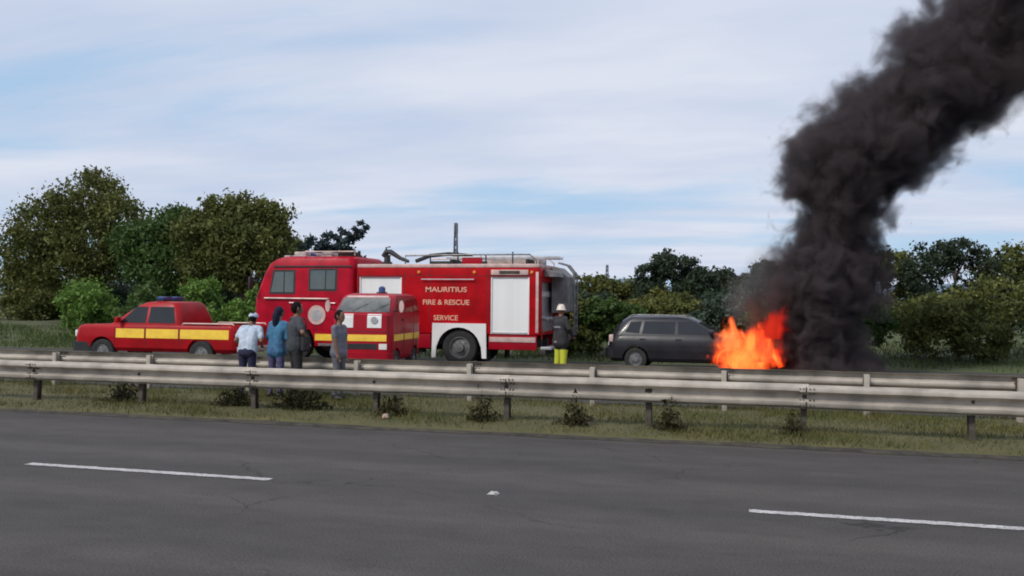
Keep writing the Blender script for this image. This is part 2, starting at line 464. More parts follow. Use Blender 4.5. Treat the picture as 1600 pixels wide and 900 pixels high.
def chip(m):
    N, L = m.node_tree.nodes, m.node_tree.links; b = N['Principled BSDF']; src = b.inputs['Base Color'].links[0].from_socket
    co = N.new('ShaderNodeTexCoord'); n = N.new('ShaderNodeTexNoise'); n.inputs['Scale'].default_value = 34; n.inputs['Detail'].default_value = 5; n.inputs['Roughness'].default_value = .7
    L.new(co.outputs['Object'], n.inputs['Vector'])
    r = N.new('ShaderNodeMapRange'); r.inputs['From Min'].default_value = .54; r.inputs['From Max'].default_value = .62; L.new(n.outputs['Fac'], r.inputs['Value'])
    mx = N.new('ShaderNodeMix'); mx.data_type = 'RGBA'; mx.inputs['B'].default_value = (.11, .10, .095, 1)
    L.new(r.outputs[0], mx.inputs['Factor']); L.new(src, mx.inputs['A']); L.new(mx.outputs['Result'], b.inputs['Base Color'])
chip(M_line)

def sheet(name, x0, x1, y0, y1, z, m):
    me = bpy.data.meshes.new(name)
    me.from_pydata([(x0, y0, z), (x1, y0, z), (x1, y1, z), (x0, y1, z)], [], [(0, 1, 2, 3)])
    o = link_mesh(name, me, m); return tag(o, kind='structure')
def sheet_obj():
    sheet('ground', -3000, 3000, -200, 4000, -0.06, M_ground)
    sheet('road', -600, 600, -4.2, 13.0, 0.0, A1)
    sheet('far_road', -600, 600, 16.75, 28.9, 0.0, A2)
sheet_obj()
# central verge: gently mounded strip with a ragged near edge
def wob(x, k): return math.sin(x*1.7+k)*0.35 + math.sin(x*4.3+2*k)*0.3 + math.sin(x*9.1+5*k)*0.2 + math.sin(x*0.6+k)*0.4
def strip(name, x0, x1, ys, zs, m, step, ragged_near=0.10, ragged_far=0.08, k=1.0, bumpz=0.02):
    V, F = [], []; nx = int((x1-x0)/step)+1; ny = len(ys)
    for i in range(nx):
        x = x0 + step*i
        for j, (y, z) in enumerate(zip(ys, zs)):
            yy = y + (ragged_near*wob(x, k) if j == 0 else 0) + (ragged_far*wob(x, k+3) if j == ny-1 else 0)
            zz = z + (bumpz*wob(x*0.9+y*1.3, k+y) if 0 < j < ny-1 else 0)
            V.append((x, yy, zz))
    for i in range(nx-1):
        for j in range(ny-1):
            a = i*ny+j; F.append((a, a+ny, a+ny+1, a+1))
    me = bpy.data.meshes.new(name); me.from_pydata(V, [], F); smooth(me, 60)
    o = link_mesh(name, me, m); return tag(o, kind='structure')
strip('verge_edge', -60, 40, [12.55, 12.62, 12.85], [0.004, 0.02, 0.022], M_dirt, 0.12, 0.07, 0.0, 2.2, 0.006)
strip('verge', -60, 40, [12.72, 12.85, 13.2, 14.0, 15.0, 16.0, 16.6, 16.95], [0.008, 0.045, 0.07, 0.09, 0.10, 0.09, 0.06, 0.006], M_soil, 0.15, 0.09, 0.08, 1.0, 0.018)
strip('far_bank', -140, 120, [28.7, 29.2, 31, 34, 38, 44, 60], [0.004, 0.05, 0.12, 0.35, 0.6, 0.7, 0.6], M_ground, 1.0, 0.12, 0.0, 4.0, 0.05)
# lane dashes and the road stud between them
for x0 in (-23.48, -15.71, -7.94, -0.175, 7.595):
    V = []; n = 60
    for i in range(n+1):
        x = x0 + 3.0*i/n
        V += [(x + rnd.uniform(-.004, .004), 8.63 + rnd.uniform(-.011, .011), 0.005), (x, 8.755 + rnd.uniform(-.011, .011), 0.005)]
    me = bpy.data.meshes.new('lane_marking'); me.from_pydata(V, [], [(2*i, 2*i+2, 2*i+3, 2*i+1) for i in range(n)])
    tag(link_mesh('lane_marking', me, M_line), kind='structure')
def stud(x, label):
    t = thing('road_stud', label, 'road stud', (x, 8.70, 0.0), 0, 'studs between the lane dashes')
    MB().prism([(-.052, 0.002), (.052, 0.002), (.03, .020), (-.03, .020)], .09, 'xz', -.045).build('housing', M_line, t)
    MB().box((-.028, -.051, .006), (.028, -.046, .016), .001).build('reflector', M_lamp, t)
stud(-2.56, 'small white road stud between two lane dashes in mid road')
stud(-10.33, 'small white road stud on the road at far left')

# ------------------------------------------------------------------ guardrails
def w_profile(depth=0.115, H=0.33):
    p = [(0.0, 0.012), (0.014, 0.02), (0.034, depth*.9), (0.050, depth), (0.094, depth), (0.106, depth*.9), (0.128, 0.010), (0.145, 0.0), (0.185, 0.0), (0.200, 0.010), (0.232, depth*.9), (0.242, depth), (0.290, depth), (0.304, depth*.9), (0.320, 0.02), (0.33, 0.012)]
    return [(d, z*H/0.33) for z, d in p]
def guardrail(label, Y, face, x_joint, ks, ztop, spacing=4.25):
    """face=-1: corrugation towards the camera"""
    t = thing('guardrail', label, 'guardrail', (x_joint, Y, 0.08), 0)
    H = 0.33; z0 = ztop - H - 0.08; prof = w_profile(); th = 0.007
    mb = MB(); L_ = spacing
    ring = [(face*d, z) for d, z in prof] + [(face*(d-th), z) for d, z in prof[::-1]]
    mb.bm.free(); beam_mes = []
    for q in range(4):
        mb = MB(); g = random.Random(q*7+int(Y))
        secs = []
        for i in range(25):
            x = 0.002 + (L_+0.12)*i/24; e = math.sin(math.pi*i/24)
            oy, oz, tw = e*g.uniform(-.008, .008), e*g.uniform(-.004, .004), e*g.uniform(-.05, .05)
            secs.append([Vector((x, y+oy+tw*(z-.16), z+oz)) for y, z in ring])
        mb.loft(secs); bme = mb.mesh('beam', 40); bme.materials.append(M_galv); beam_mes.append(bme)
    lip = [(face*(d+.004), z) for d, z in prof] + [(face*(d+.001), z) for d, z in prof[::-1]]
    sm = MB().loft([[Vector((x, y, z)) for y, z in lip] for x in (.10, .118)])
    for zb in (.05, .12, .21, .28):
        for xb in (.03, .075, .16, .21): sm.tube([(xb, face*.06, zb), (xb, face*.125, zb)] if zb in (.05, .28) else [(xb, face*.0, zb), (xb, face*.09, zb)], .011, 6)
    splice_me = sm.mesh('splice'); splice_me.materials.append(M_rust)
    pm = MB(); yb = -face*0.03
    for (a, b) in (((-.04, yb, -.35), (.04, yb-face*0.012, z0+H-0.03)), ((-.04, yb-face*0.112, -.35), (.04, yb-face*0.10, z0+H-0.03)), ((-.006, yb-face*.012, -.35), (.006, yb-face*.10, z0+H-0.03))):
        pm.box(a, b, 0.0)
    post_me = pm.mesh('post'); post_me.materials.append(M_rust if face < 0 else M_galv)
    bm_ = MB().tube([(0, face*0.0, z0+H/2), (0, face*0.022, z0+H/2)], 0.022, 8)
    bm_.box((-.05, -face*.029, z0+.06), (.05, -face*.001, z0+H-.06), 0.0)
    bolt_me = bm_.mesh('spacer'); bolt_me.materials.append(M_rust)
    for k in ks:
        b = link_mesh('beam', beam_mes[k % 4], None, t); b.location = (k*spacing, 0.004*face*(k % 2), z0 + rnd.uniform(-.006, .006))
        b.rotation_euler = (rnd.uniform(-.015, .015), rnd.uniform(-.0015, .0015), 0)
        sp_ = link_mesh('splice', splice_me, None, t); sp_.location = (k*spacing-.02, face*.006, z0)
        for h in (0.0, 0.5):
            x = (k+h)*spacing
            p = link_mesh('post', post_me, None, t); p.location = (x+0.06, 0, 0); p.rotation_euler = (rnd.uniform(-.03, .03), rnd.uniform(-.03, .03), 0)
            s = link_mesh('spacer', bolt_me, None, t); s.location = (x+0.06, 0, 0)
    return t
guardrail('nearer grey steel guardrail standing in the grass verge along the road edge', 13.55, -1, -3.86, range(-5, 4), 0.755)
guardrail('farther grey guardrail seen from its back behind the people, running past the dark car', 16.0, 1, -5.18, range(-5, 5), 0.785, 4.4)

# ------------------------------------------------------------------ fire engine (local +x forward, +y towards the camera)
ENG = thing('fire_engine', 'large red fire engine with crew cab and white roller shutters on the far carriageway', 'fire engine', (-10.80, 27.02, 0), math.pi)
W = 1.25
cab_lv = [(0.48, 1.18, 4.42, 1.20, .16), (0.62, 1.17, 4.50, W, .2), (1.30, 1.17, 4.53, W, .2), (1.92, 1.17, 4.50, W, .2), (2.05, 1.17, 4.46, W-.005, .2),
          (2.72, 1.17, 4.20, W-.03, .2), (2.98, 1.17, 4.05, W-.05, .22), (3.12, 1.19, 3.85, W-.10, .24), (3.19, 1.26, 3.66, W-.22, .26)]
cab = stack(cab_lv).build('cab', M_cabred, ENG)
arch = [MB().lathe([(0.66, -2), (0.66, 2)], (3.10, 0, 0.55), 'y', 32)]
cut(cab, arch)
for s in (1, -1):
    # door windows with frames
    for (xa, xb, za, zb, sl) in ((3.16, 3.92, 2.10, 2.72, .12), (1.78, 2.60, 2.20, 2.76, 0.0)):
        side_panel('window_frame', cab_lv, [(xa-.06, za-.06), (xb+.06, za-.06), (xb+.06-sl, zb+.06), (xa-.06, zb+.06)], M_black, ENG, s, .004)
        w_ = side_panel('window', cab_lv, [(xa, za), (xb, za), (xb-sl, zb), (xa, zb)], M_glass, ENG, s, .010)
        side_panel('window_divider', cab_lv, [(xa+.30, za), (xa+.335, za), (xa+.335, zb), (xa+.30, zb)], M_black, w_, s, .014, 3, 1)
    # door outlines as narrow recessed-looking seams
    for (xa, xb) in ((2.92, 4.06), (1.62, 2.74)):
        d = side_panel('door', cab_lv, [(xa, .98), (xb, .98), (xb, 2.0), (xa, 2.0)], M_cabred, ENG, s, .009, 8, 4)
        MB().tube([(xa+.12, s*(W+.012), 1.78), (xa+.12, s*(W+.055), 1.78), (xa+.34, s*(W+.055), 1.78), (xa+.34, s*(W+.012), 1.78)], .014, 6).build('handle', M_alu, d)
    side_panel('rain_gutter', cab_lv, [(1.25, 2.865), (3.85, 2.865), (3.83, 2.91), (1.25, 2.91)], M_black, ENG, s, .03, 2, 6)
    MB().tube([(4.12, s*(W+.01), 1.915), (4.10, s*(W+.05), 1.915), (2.0, s*(W+.05), 1.905), (1.98, s*(W+.01), 1.905)], .026, 8).build('grab_rail', M_edge, ENG)
    side_panel('reflective_stripe', cab_lv, [(1.20, .655), (2.42, .655), (2.42, .85), (1.20, .85)], M_yellow, ENG, s, .006, 2, 4)
    side_panel('reflective_stripe', cab_lv, [(3.78, .655), (4.30, .655), (4.30, .85), (3.78, .85)], M_yellow, ENG, s, .006, 2, 4)
    # emblem on crew door
    e = MB().lathe([(0.02, 0), (.27, 0), (.29, .004*s), (.29, .012*s), (.02, .014*s)], (2.36, s*(W+.010), 1.42), 'y', 28).build('emblem', M_edge, ENG)
    MB().lathe([(0.01, 0), (.17, 0), (.17, .006*s), (.01, .008*s)], (2.36, s*(W+.022), 1.42), 'y', 24).build('emblem_disc', M_alu, e)
    side_panel('step', cab_lv, [(1.75, .50), (2.3, .50), (2.3, .57), (1.75, .57)], M_alu, ENG, s, .05, 2, 2)
    # mirrors
    mi = MB().tube([(4.32, s*(W-.03), 2.62), (4.5, s*(W+.16), 2.66), (4.5, s*(W+.18), 2.1), (4.42, s*(W-.01), 2.02)], .014, 6).build('mirror_arm', M_black, ENG)
    MB().box((4.46, s*(W+.10), 2.18), (4.53, s*(W+.30), 2.56), .02).build('mirror', M_black, mi)
    wheel(ENG, 3.10, s*(W-.17), .53, .30, s, .05)
    wheel(ENG, -2.15, s*(W-.20), .53, .34, s, .09)
end_panel('windscreen', cab_lv, [(-.98, 2.08), (.98, 2.08), (.94, 2.72), (-.94, 2.72)], M_glass, ENG)
end_panel('grille', cab_lv, [(-.75, 1.25), (.75, 1.25), (.75, 1.72), (-.75, 1.72)], M_black, ENG)
for s in (1, -1):
    hl = end_panel('headlight', cab_lv, [(s*.98-.13, .85), (s*.98+.13, .85), (s*.98+.13, 1.08), (s*.98-.13, 1.08)], M_lamp, ENG)
MB().loft([rring(4.1, 4.70, 1.24, z, .18) for z in (.42, .46, .66, .70)]).build('front_bumper', M_white, ENG)
# light bar on the cab roof
lb = MB().box((2.9, -.95, 3.20), (3.35, .95, 3.23), .01).build('light_bar', M_alu, ENG)
for k in range(5):
    MB().box((2.92, -.93+.38*k, 3.231), (3.33, -.60+.38*k, 3.35), .04, 3).build('lamp_module', M_beacon if k % 2 == 0 else M_blue, lb)
for (x, z, ln) in ((1.35, 3.24, .5), (2.05, 3.22, .34), (3.45, 3.14, .2)):
    MB().box((x, .35, z-.06), (x+ln, .95, z+.10), .03).build('roof_box', M_beacon if ln < .5 else M_burnt, ENG)
MB().tube([(1.25, 1.02, 3.22), (1.25, 1.02, 3.34), (2.9, 1.02, 3.34), (2.9, 1.02, 3.2)], .02, 6).build('roof_rail', M_edge, ENG)

# tank and locker body
bx0, bx1 = -4.53, 1.08
body = MB().box((bx0, -W, .92), (bx1, W, 2.84), .05, 3).build('body', M_red, ENG)
cut(body, [MB().lathe([(0.70, -2), (0.70, 2)], (-2.15, 0, 0.55), 'y', 32),
           MB().box((-4.23, 1.17, .94), (-3.08, 1.5, 2.585)), MB().box((-4.23, -1.5, .94), (-3.08, -1.17, 2.585)),
           MB().box((-.36, 1.17, .96), (1.0, 1.5, 2.58)), MB().box((-.36, -1.5, .96), (1.0, -1.17, 2.58)),
           MB().box((-5, -.95, 1.0), (-4.40, .95, 2.45))])
box('roof_edging', (bx0+.02, -W+.005, 2.842), (bx1-.02, W-.005, 2.95), M_edge, ENG, .025)
def shutter(x0, x1, z0, z1, s):
    sh = MB().box((x0+.002, s*1.172, z0+.002), (x1-.002, s*1.19, z1-.002)).build('roller_shutter', M_shutter, ENG)
    n = int((z1-z0-.12)/.062)
    me = MB().prism([(-.027, 0), (.027, 0), (.018, .014), (-.018, .014)], x1-x0-.09, 'yz', 0).mesh('slat'); me.materials.append(M_shutter)
    # slat profile lies in the y-z plane, extruded along x; turned so that it bulges outward
    for k in range(n):
        o = link_mesh('slat', me, None, sh); o.location = (x0+.045, s*1.1905, z0+.09+.062*k)
        o.rotation_euler = (R(90) if s > 0 else R(-90), 0, 0)
        if s > 0: o.rotation_euler = (R(90), 0, 0); 
    for xx in (x0+.004, x1-.042): MB().box((xx, s*1.191, z0+.004), (xx+.038, s*1.225, z1-.004), .004).build('guide', M_shutter, sh)
    MB().box((x0+.045, s*1.191, z0+.004), (x1-.045, s*1.215, z0+.06), .004).build('bottom_bar', M_alu, sh)
for s in (1, -1):
    shutter(-4.23, -3.08, .94, 2.585, s); shutter(-.36, 1.0, .96, 2.58, s)
    # recess with lamps above the rear shutter
    MB().box((-4.2, s*(W+.002), 2.63), (-3.1, s*(W+.022), 2.78), .01).build('trim_panel', M_edge, ENG)
    MB().box((-3.95, s*(W+.023), 2.66), (-3.35, s*(W+.032), 2.75), .004).build('lamp_strip', M_rust, ENG)
    # white wheel arch surround
    poly = [(-1.35, 1.235), (-2.97, 1.235), (-2.99, .24), (-2.86, .24), (-2.83, .55)] + \
           [(-2.15 - .66*math.cos(R(a)), .50 + .62*math.sin(R(a))) for a in range(15, 166, 15)] + [(-1.47, .55), (-1.45, .24), (-1.33, .24)]
    MB().prism(poly, .05*s, 'xz', s*(W+.003)).build('wheel_arch', M_white, ENG)
    # lower skirts
    MB().box((-4.45, s*(W-.10), .50), (-3.03, s*(W-.01), .915), .03).build('skirt', M_vanred, ENG)
    MB().box((-4.42, s*(W-.008), .72), (-3.06, s*(W+.006), .86), .005).build('skirt_rail', M_edge, ENG)
    MB().box((-1.28, s*(W-.10), .50), (1.02, s*(W-.01), .915), .03).build('skirt', M_vanred, ENG)
    MB().box((-1.0, s*(W-.45), .36), (.6, s*(W-.12), .80), .05).build('side_tank', M_dark, ENG)
    MB().box((-2.98, s*(W-.45), .16), (-2.94, s*(W-.03), .55), .004).build('mud_flap', M_rubber, ENG)
    rot = (R(90), 0, math.pi) if s > 0 else (R(90), 0, 0)
    for txt, z, wd in (('MAURITIUS', 2.20, 1.26), ('FIRE & RESCUE', 1.83, 1.42), ('SERVICE', 1.38, .74)):
        text_mesh(txt, .205, M_letter, ENG, (-1.74, s*(W+.004), z), rot, width=wd)
    for xs_ in (-.46, -1.24, -2.99, 1.03):
        MB().box((xs_-.008, s*(W+.001), 1.24 if xs_ < -1 else .95), (xs_+.008, s*(W+.004), 2.80)).build('panel_seam', M_black, ENG)
    MB().box((-4.5, s*(W+.001), 2.60), (1.05, s*(W+.004), 2.612)).build('panel_seam', M_black, ENG)
    MB().tube([(-1.0, s*(W+.01), 2.52), (-1.0, s*(W+.06), 2.50), (-2.6, s*(W+.06), 2.50), (-2.6, s*(W+.01), 2.52)], .016, 6).build('grab_rail', M_alu, ENG)
    for xm in (-.9, -2.6, -4.3): MB().lathe([(.01, 0), (.05, 0), (.045, .03*s), (.01, .035*s)], (xm, s*(W+.001), 2.71), 'y', 12).build('marker_lamp', M_amber, ENG)
    # corner post at the rear
    MB().box((-4.50, s*(W+.002), 1.0), (-4.42, s*(W+.012), 2.72), .003).build('corner_strip', M_edge, ENG)
box('chassis_rail', (-4.4, .30, .55), (4.2, .45, .80), M_dark, ENG)
box('chassis_rail', (-4.4, -.45, .55), (4.2, -.30, .80), M_dark, ENG)
MB().tube([(-2.15, -.95, .53), (-2.15, .95, .53)], .09, 10).build('axle', M_dark, ENG)
MB().tube([(3.10, -.95, .53), (3.10, .95, .53)], .07, 10).build('axle', M_dark, ENG)
box('underbody', (-3.9, -.95, .62), (1.0, .95, .915), M_dark, ENG)
# rear: recessed pump bay with grey panel, gauges, step, ladder
box('pump_panel', (-4.42, -.94, 1.01), (-4.405, .94, 2.44), M_alu, ENG, .002)
for k in range(4):
    MB().lathe([(.01, 0), (.09, 0), (.09, -.03), (.01, -.035)], (-4.42, -.55+.36*k, 2.1), 'x', 16).build('gauge', M_white, ENG)
for k in range(3):
    MB().tube([(-4.42, -.5+.5*k, 1.4), (-4.62, -.5+.5*k, 1.38)], .06, 12).build('hose_outlet', M_alu, ENG)
box('rear_step', (-4.86, -1.15, .52), (-4.54, 1.15, .60), M_alu, ENG)
box('rear_bumper', (-4.70, -1.2, .38), (-4.50, 1.2, .515), M_dark, ENG)
for s in (1, -1): box('tail_lamp', (-4.56, s*1.02-.07, .80), (-4.535, s*1.02+.07, 1.16), M_tail, ENG)
MB().prism([(-4.545, 1.55), (-4.545, 2.93), (-4.72, 2.90), (-5.02, 2.62), (-5.05, 1.60)], .98, 'xz', -1.20).build('rear_cabinet', M_cabinet, ENG)
MB().prism([(-4.545, 2.60), (-4.545, 2.82), (-4.90, 2.72), (-4.93, 2.60)], .9, 'xz', -.18).build('rear_hood', M_cabinet, ENG)
# hanging rear ladder on the far side of the tail, and rear canopy that overhangs
ld = MB()
for y in (-1.15, -.75):
    ld.tube([(-4.62, y, 3.06), (-4.90, y, 2.98), (-5.12, y, 2.7), (-5.12, y, 1.0), (-4.80, y, .62)], .03, 8)
LD = ld.build('rear_ladder', M_cabinet, ENG)
for k in range(8):
    MB().tube([(-5.12, -1.13, .9+.25*k), (-5.12, -.77, .9+.25*k)], .018, 6).build('rung', M_cabinet, LD)
# roof: monitor, ladders, hoses, rails
mo = MB().lathe([(.16, 0), (.16, .08), (.10, .12), (.09, .26), (.12, .30), (.02, .33)], (.48, .35, 2.95), 'z', 14).build('water_monitor', M_black, ENG)
MB().tube([(.62, .35, 3.22), (.5, .35, 3.36), (.38, .35, 3.36), (.05, .35, 3.16), (-.22, .35, 3.06)], [.07, .09, .08, .06, .05], 10).build('monitor_barrel', M_black, mo)
MB().tube([(.50, .22, 3.1), (.58, .22, 3.5), (.44, .22, 3.52)], .025, 6).build('monitor_lever', M_black, mo)
for y in (1.12, -1.12):
    rr = MB().tube([(-.42, y, 2.95), (-.42, y, 3.20), (-2.1, y, 3.22), (-4.2, y, 3.22), (-4.4, y, 3.05), (-4.4, y, 2.95)], .022, 8).build('roof_rail', M_rim if y > 0 else M_edge, ENG)
    for x in (-1.2, -2.05, -2.9, -3.7): MB().tube([(x, y, 2.95), (x, y, 3.30 if x in (-2.05, -3.7) else 3.21)], .02, 6).build('stanchion', M_black, rr)
LB = MB()
for y in (.25, .68): LB.box((-4.98, y, 3.10), (-1.55, y+.05, 3.19), .008)
LBo = LB.build('roof_ladder', M_alu, ENG)
for k in range(12): MB().tube([(-4.85+.28*k, .27, 3.145), (-4.85+.28*k, .70, 3.145)], .018, 6).build('rung', M_alu, LBo)
for x in (-1.8, -4.1): box('ladder_rack', (x, .12, 2.951), (x+.08, .9, 3.098), M_dark, ENG)
MB().tube([(-.55, .6, 3.06), (-1.0, .6, 3.22), (-1.6, .62, 3.27), (-2.2, .62, 3.22), (-2.5, .62, 3.07)], .06, 10).build('suction_hose', M_rubber, ENG)
MB().tube([(-.7, -.3, 3.03), (-3.9, -.3, 3.03)], .075, 10).build('suction_hose', M_rubber, ENG)
MB().box((-4.2, -1.0, 2.952), (-2.6, 0.05, 3.24), .05).build('equipment_box', M_beacon, ENG)
MB().box((-2.75, .95, 2.952), (-2.15, 1.06, 3.14), .02).build('equipment_box', M_vanred, ENG)

# ------------------------------------------------------------------ small fire van facing the camera (local +x forward)
VAN = thing('fire_van', 'small red fire van facing the road with two white squares on its nose', 'van', (-9.92, 23.0, 0), R(-83))
vl = [(0.36, -1.31, 1.50, .68, .14), (0.46, -1.36, 1.60, .74, .18), (0.95, -1.36, 1.60, .765, .18), (1.50, -1.36, 1.56, .765, .18), (1.57, -1.35, 1.50, .76, .18),
      (1.93, -1.31, 1.12, .69, .18), (2.00, -1.28, 1.00, .65, .2), (2.05, -1.18, .80, .54, .25)]
vb = stack(vl).build('body', M_vanred, VAN)
cut(vb, [MB().lathe([(0.36, -2), (0.36, 2)], (x, 0, .32), 'y', 28) for x in (1.0, -.78)])
for s in (1, -1):
    for x in (1.0, -.78): wheel(VAN, x, s*.65, .31, .19, s, .03)
    for (xa, xb, sl) in ((.38, 1.16, .30), (-.52, .28, 0), (-1.16, -.62, 0)):
        side_panel('window', vl, [(xa, 1.58), (xb, 1.58), (xb-sl, 1.92), (xa, 1.92)], M_glass2, VAN, s, .006)
    side_panel('reflective_stripe', vl, [(-1.14, .86), (-.62, .86), (-.62, 1.02), (-1.14, 1.02)], M_yellow, VAN, s, .006, 2, 3)
    side_panel('reflective_stripe', vl, [(-.5, .86), (.34, .86), (.34, 1.02), (-.5, 1.02)], M_yellow, VAN, s, .006, 2, 3)
    d = side_panel('reflective_stripe', vl, [(.44, .86), (1.36, .86), (1.36, 1.02), (.44, 1.02)], M_yellow, VAN, s, .006, 2, 3)
    for x in (.39, -.57): side_panel('door_seam', vl, [(x-.008, .5), (x+.008, .5), (x+.008, 1.92), (x-.008, 1.92)], M_black, VAN, s, .003, 8, 1)
    side_panel('handle', vl, [(.45, 1.36), (.62, 1.36), (.62, 1.40), (.45, 1.40)], M_black, VAN, s, .025, 2, 2)
    a = MB().tube([(1.28, s*.74, 1.60), (1.36, s*.92, 1.66)], .016, 6).build('mirror_arm', M_black, VAN)
    MB().loft([[Vector((1.33+.03*k2, s*.95 + .06*math.cos(t), 1.72+.15*math.sin(t))) for t in [2*math.pi*i/16 for i in range(16)]] for k2 in (0, 1, 2)]).build('mirror', M_edge, a)
end_panel('windscreen', vl, [(-.68, 1.575), (.68, 1.575), (.60, 1.93), (-.60, 1.93)], M_screen, VAN)
for y0 in (-.28, .25): end_panel('wiper', vl, [(y0, 1.60), (y0+.02, 1.60), (y0+.36, 1.78), (y0+.345, 1.785)], M_black, VAN, True, .016, 3, 1)
e1 = end_panel('white_square', vl, [(-.60, 1.19), (-.22, 1.19), (-.22, 1.53), (-.60, 1.53)], M_white, VAN)
e2 = end_panel('white_square', vl, [(.14, 1.19), (.50, 1.19), (.50, 1.53), (.14, 1.53)], M_white, VAN)
MB().lathe([(.01, 0), (.085, 0), (.085, .006), (.01, .006)], (1.598, .32, 1.38), 'x', 20).build('emblem', M_alu, e2)
end_panel('reflective_stripe', vl, [(-.64, .86), (.64, .86), (.64, 1.02), (-.64, 1.02)], M_yellow, VAN)
end_panel('panel_seam', vl, [(-.62, 1.085), (.62, 1.085), (.62, 1.097), (-.62, 1.097)], M_black, VAN, True, .004, 1, 4)
for y0 in (-.66, .655): end_panel('panel_seam', vl, [(y0, 1.02), (y0+.01, 1.02), (y0+.01, 1.5), (y0, 1.5)], M_black, VAN, True, .003, 4, 1)
for s in (1, -1): end_panel('headlight', vl, [(s*.55-.10, .66), (s*.55+.10, .66), (s*.55+.10, .80), (s*.55-.10, .80)], M_lamp, VAN)
end_panel('grille', vl, [(-.40, .66), (.40, .66), (.40, .80), (-.40, .80)], M_black, VAN)
MB().loft([rring(1.2, 1.70, .76, z, .15) for z in (.36, .39, .54, .57)]).build('front_bumper', M_vanred, VAN)
end_panel('visor_sky_reflection', vl, [(-.56, 1.94), (.56, 1.94), (.52, 1.99), (-.52, 1.99)], M_edge, VAN, True, .012, 2, 4)  # pale colour stands in for sky reflected on the roof front
bc = MB().lathe([(.13, 0), (.13, .03), (.09, .04), (.085, .15), (.05, .18), (.01, .19)], (.45, .18, 2.05), 'z', 18).build('beacon', M_blue, VAN)
MB().lathe([(.145, -.005), (.145, .03), (.13, .035)], (.45, .18, 2.05), 'z', 18).build('beacon_base', M_black, bc)

# ------------------------------------------------------------------ red pickup at the left (faces left)
PK = thing('pickup_truck', 'red pickup truck with yellow striped bed at the left of the crowd', 'pickup truck', (-16.15, 22.92, 0), math.pi)
pl = [(0.42, -2.48, 2.42, .80, .15), (0.52, -2.55, 2.52, .87, .2), (0.80, -2.55, 2.55, .89, .2), (1.02, -2.55, 2.50, .885, .2), (1.10, -2.55, 2.42, .875, .2), (1.14, -2.54, 2.30, .86, .22)]
pb = stack(pl).build('body', M_pickred, PK)
cut(pb, [MB().lathe([(0.43, -2), (0.43, 2)], (x, 0, .38), 'y', 28) for x in (1.62, -1.48)] + [MB().box((-2.47, -.78, .72), (-.88, .78, 1.5))])
pcl = [(1.12, -.82, 1.45, .84, .15), (1.20, -.82, 1.36, .83, .15), (1.68, -.66, .62, .70, .18), (1.76, -.60, .45, .64, .2), (1.79, -.45, .25, .5, .22)]
stack(pcl).build('cabin', M_pickred, PK)
for s in (1, -1):
    for x in (1.62, -1.48): wheel(PK, x, s*.76, .37, .24, s, .04)
    side_panel('window', pcl, [(.26, 1.20), (1.08, 1.20), (.62, 1.64), (.26, 1.64)], M_glass2, PK, s, .006)
    side_panel('window', pcl, [(-.66, 1.20), (.18, 1.20), (.18, 1.64), (-.54, 1.64)], M_glass2, PK, s, .006)
    side_panel('reflective_stripe', pl, [(-2.34, .79), (-.86, .79), (-.86, 1.04), (-2.34, 1.04)], M_yellow, PK, s, .006, 3, 4)
    side_panel('reflective_stripe', pl, [(-.80, .79), (.20, .79), (.20, 1.04), (-.80, 1.04)], M_yellow, PK, s, .006, 3, 4)
    side_panel('reflective_stripe', pl, [(.26, .79), (1.16, .79), (1.16, 1.04), (.26, 1.04)], M_yellow, PK, s, .006, 3, 4)
    for x in (1.20, .23, -.83): side_panel('door_seam', pl, [(x-.008, .5), (x+.008, .5), (x+.008, 1.09), (x-.008, 1.09)], M_black, PK, s, .004, 6, 1)
    MB().box((1.0, s*.87, 1.20), (1.10, s*1.05, 1.36), .03).build('mirror', M_pickred, PK)
    MB().box((-2.56, s*.80-.06, .79), (-2.545, s*.80+.06, 1.06), .004).build('tail_lamp', M_tail, PK)
    MB().box((2.44, s*.68-.14, .79), (2.55, s*.68+.14, .98), .03).build('headlight', M_lamp, PK)
    MB().tube([(-2.45, s*.82, 1.16), (-2.42, s*.82, 1.20), (-.92, s*.82, 1.20), (-.88, s*.82, 1.16)], .02, 6).build('bed_rail', M_edge, PK)
MB().loft([rring(1.9, 2.66, .88, z, .2) for z in (.40, .44, .62, .66)]).build('front_bumper', M_black, PK)
box('rear_bumper', (-2.68, -.84, .46), (-2.56, .84, .60), M_alu, PK)
end_panel('windscreen', pcl, [(-.70, 1.20), (.70, 1.20), (.60, 1.66), (-.60, 1.66)], M_screen, PK)
lbp = box('light_bar', (-.05, -.5, 1.80), (.18, .5, 1.83), M_black, PK)
for s in (1, -1): MB().box((-.04, s*.05, 1.832), (.17, s*.48, 1.92), .03).build('lamp_module', M_blue, lbp)

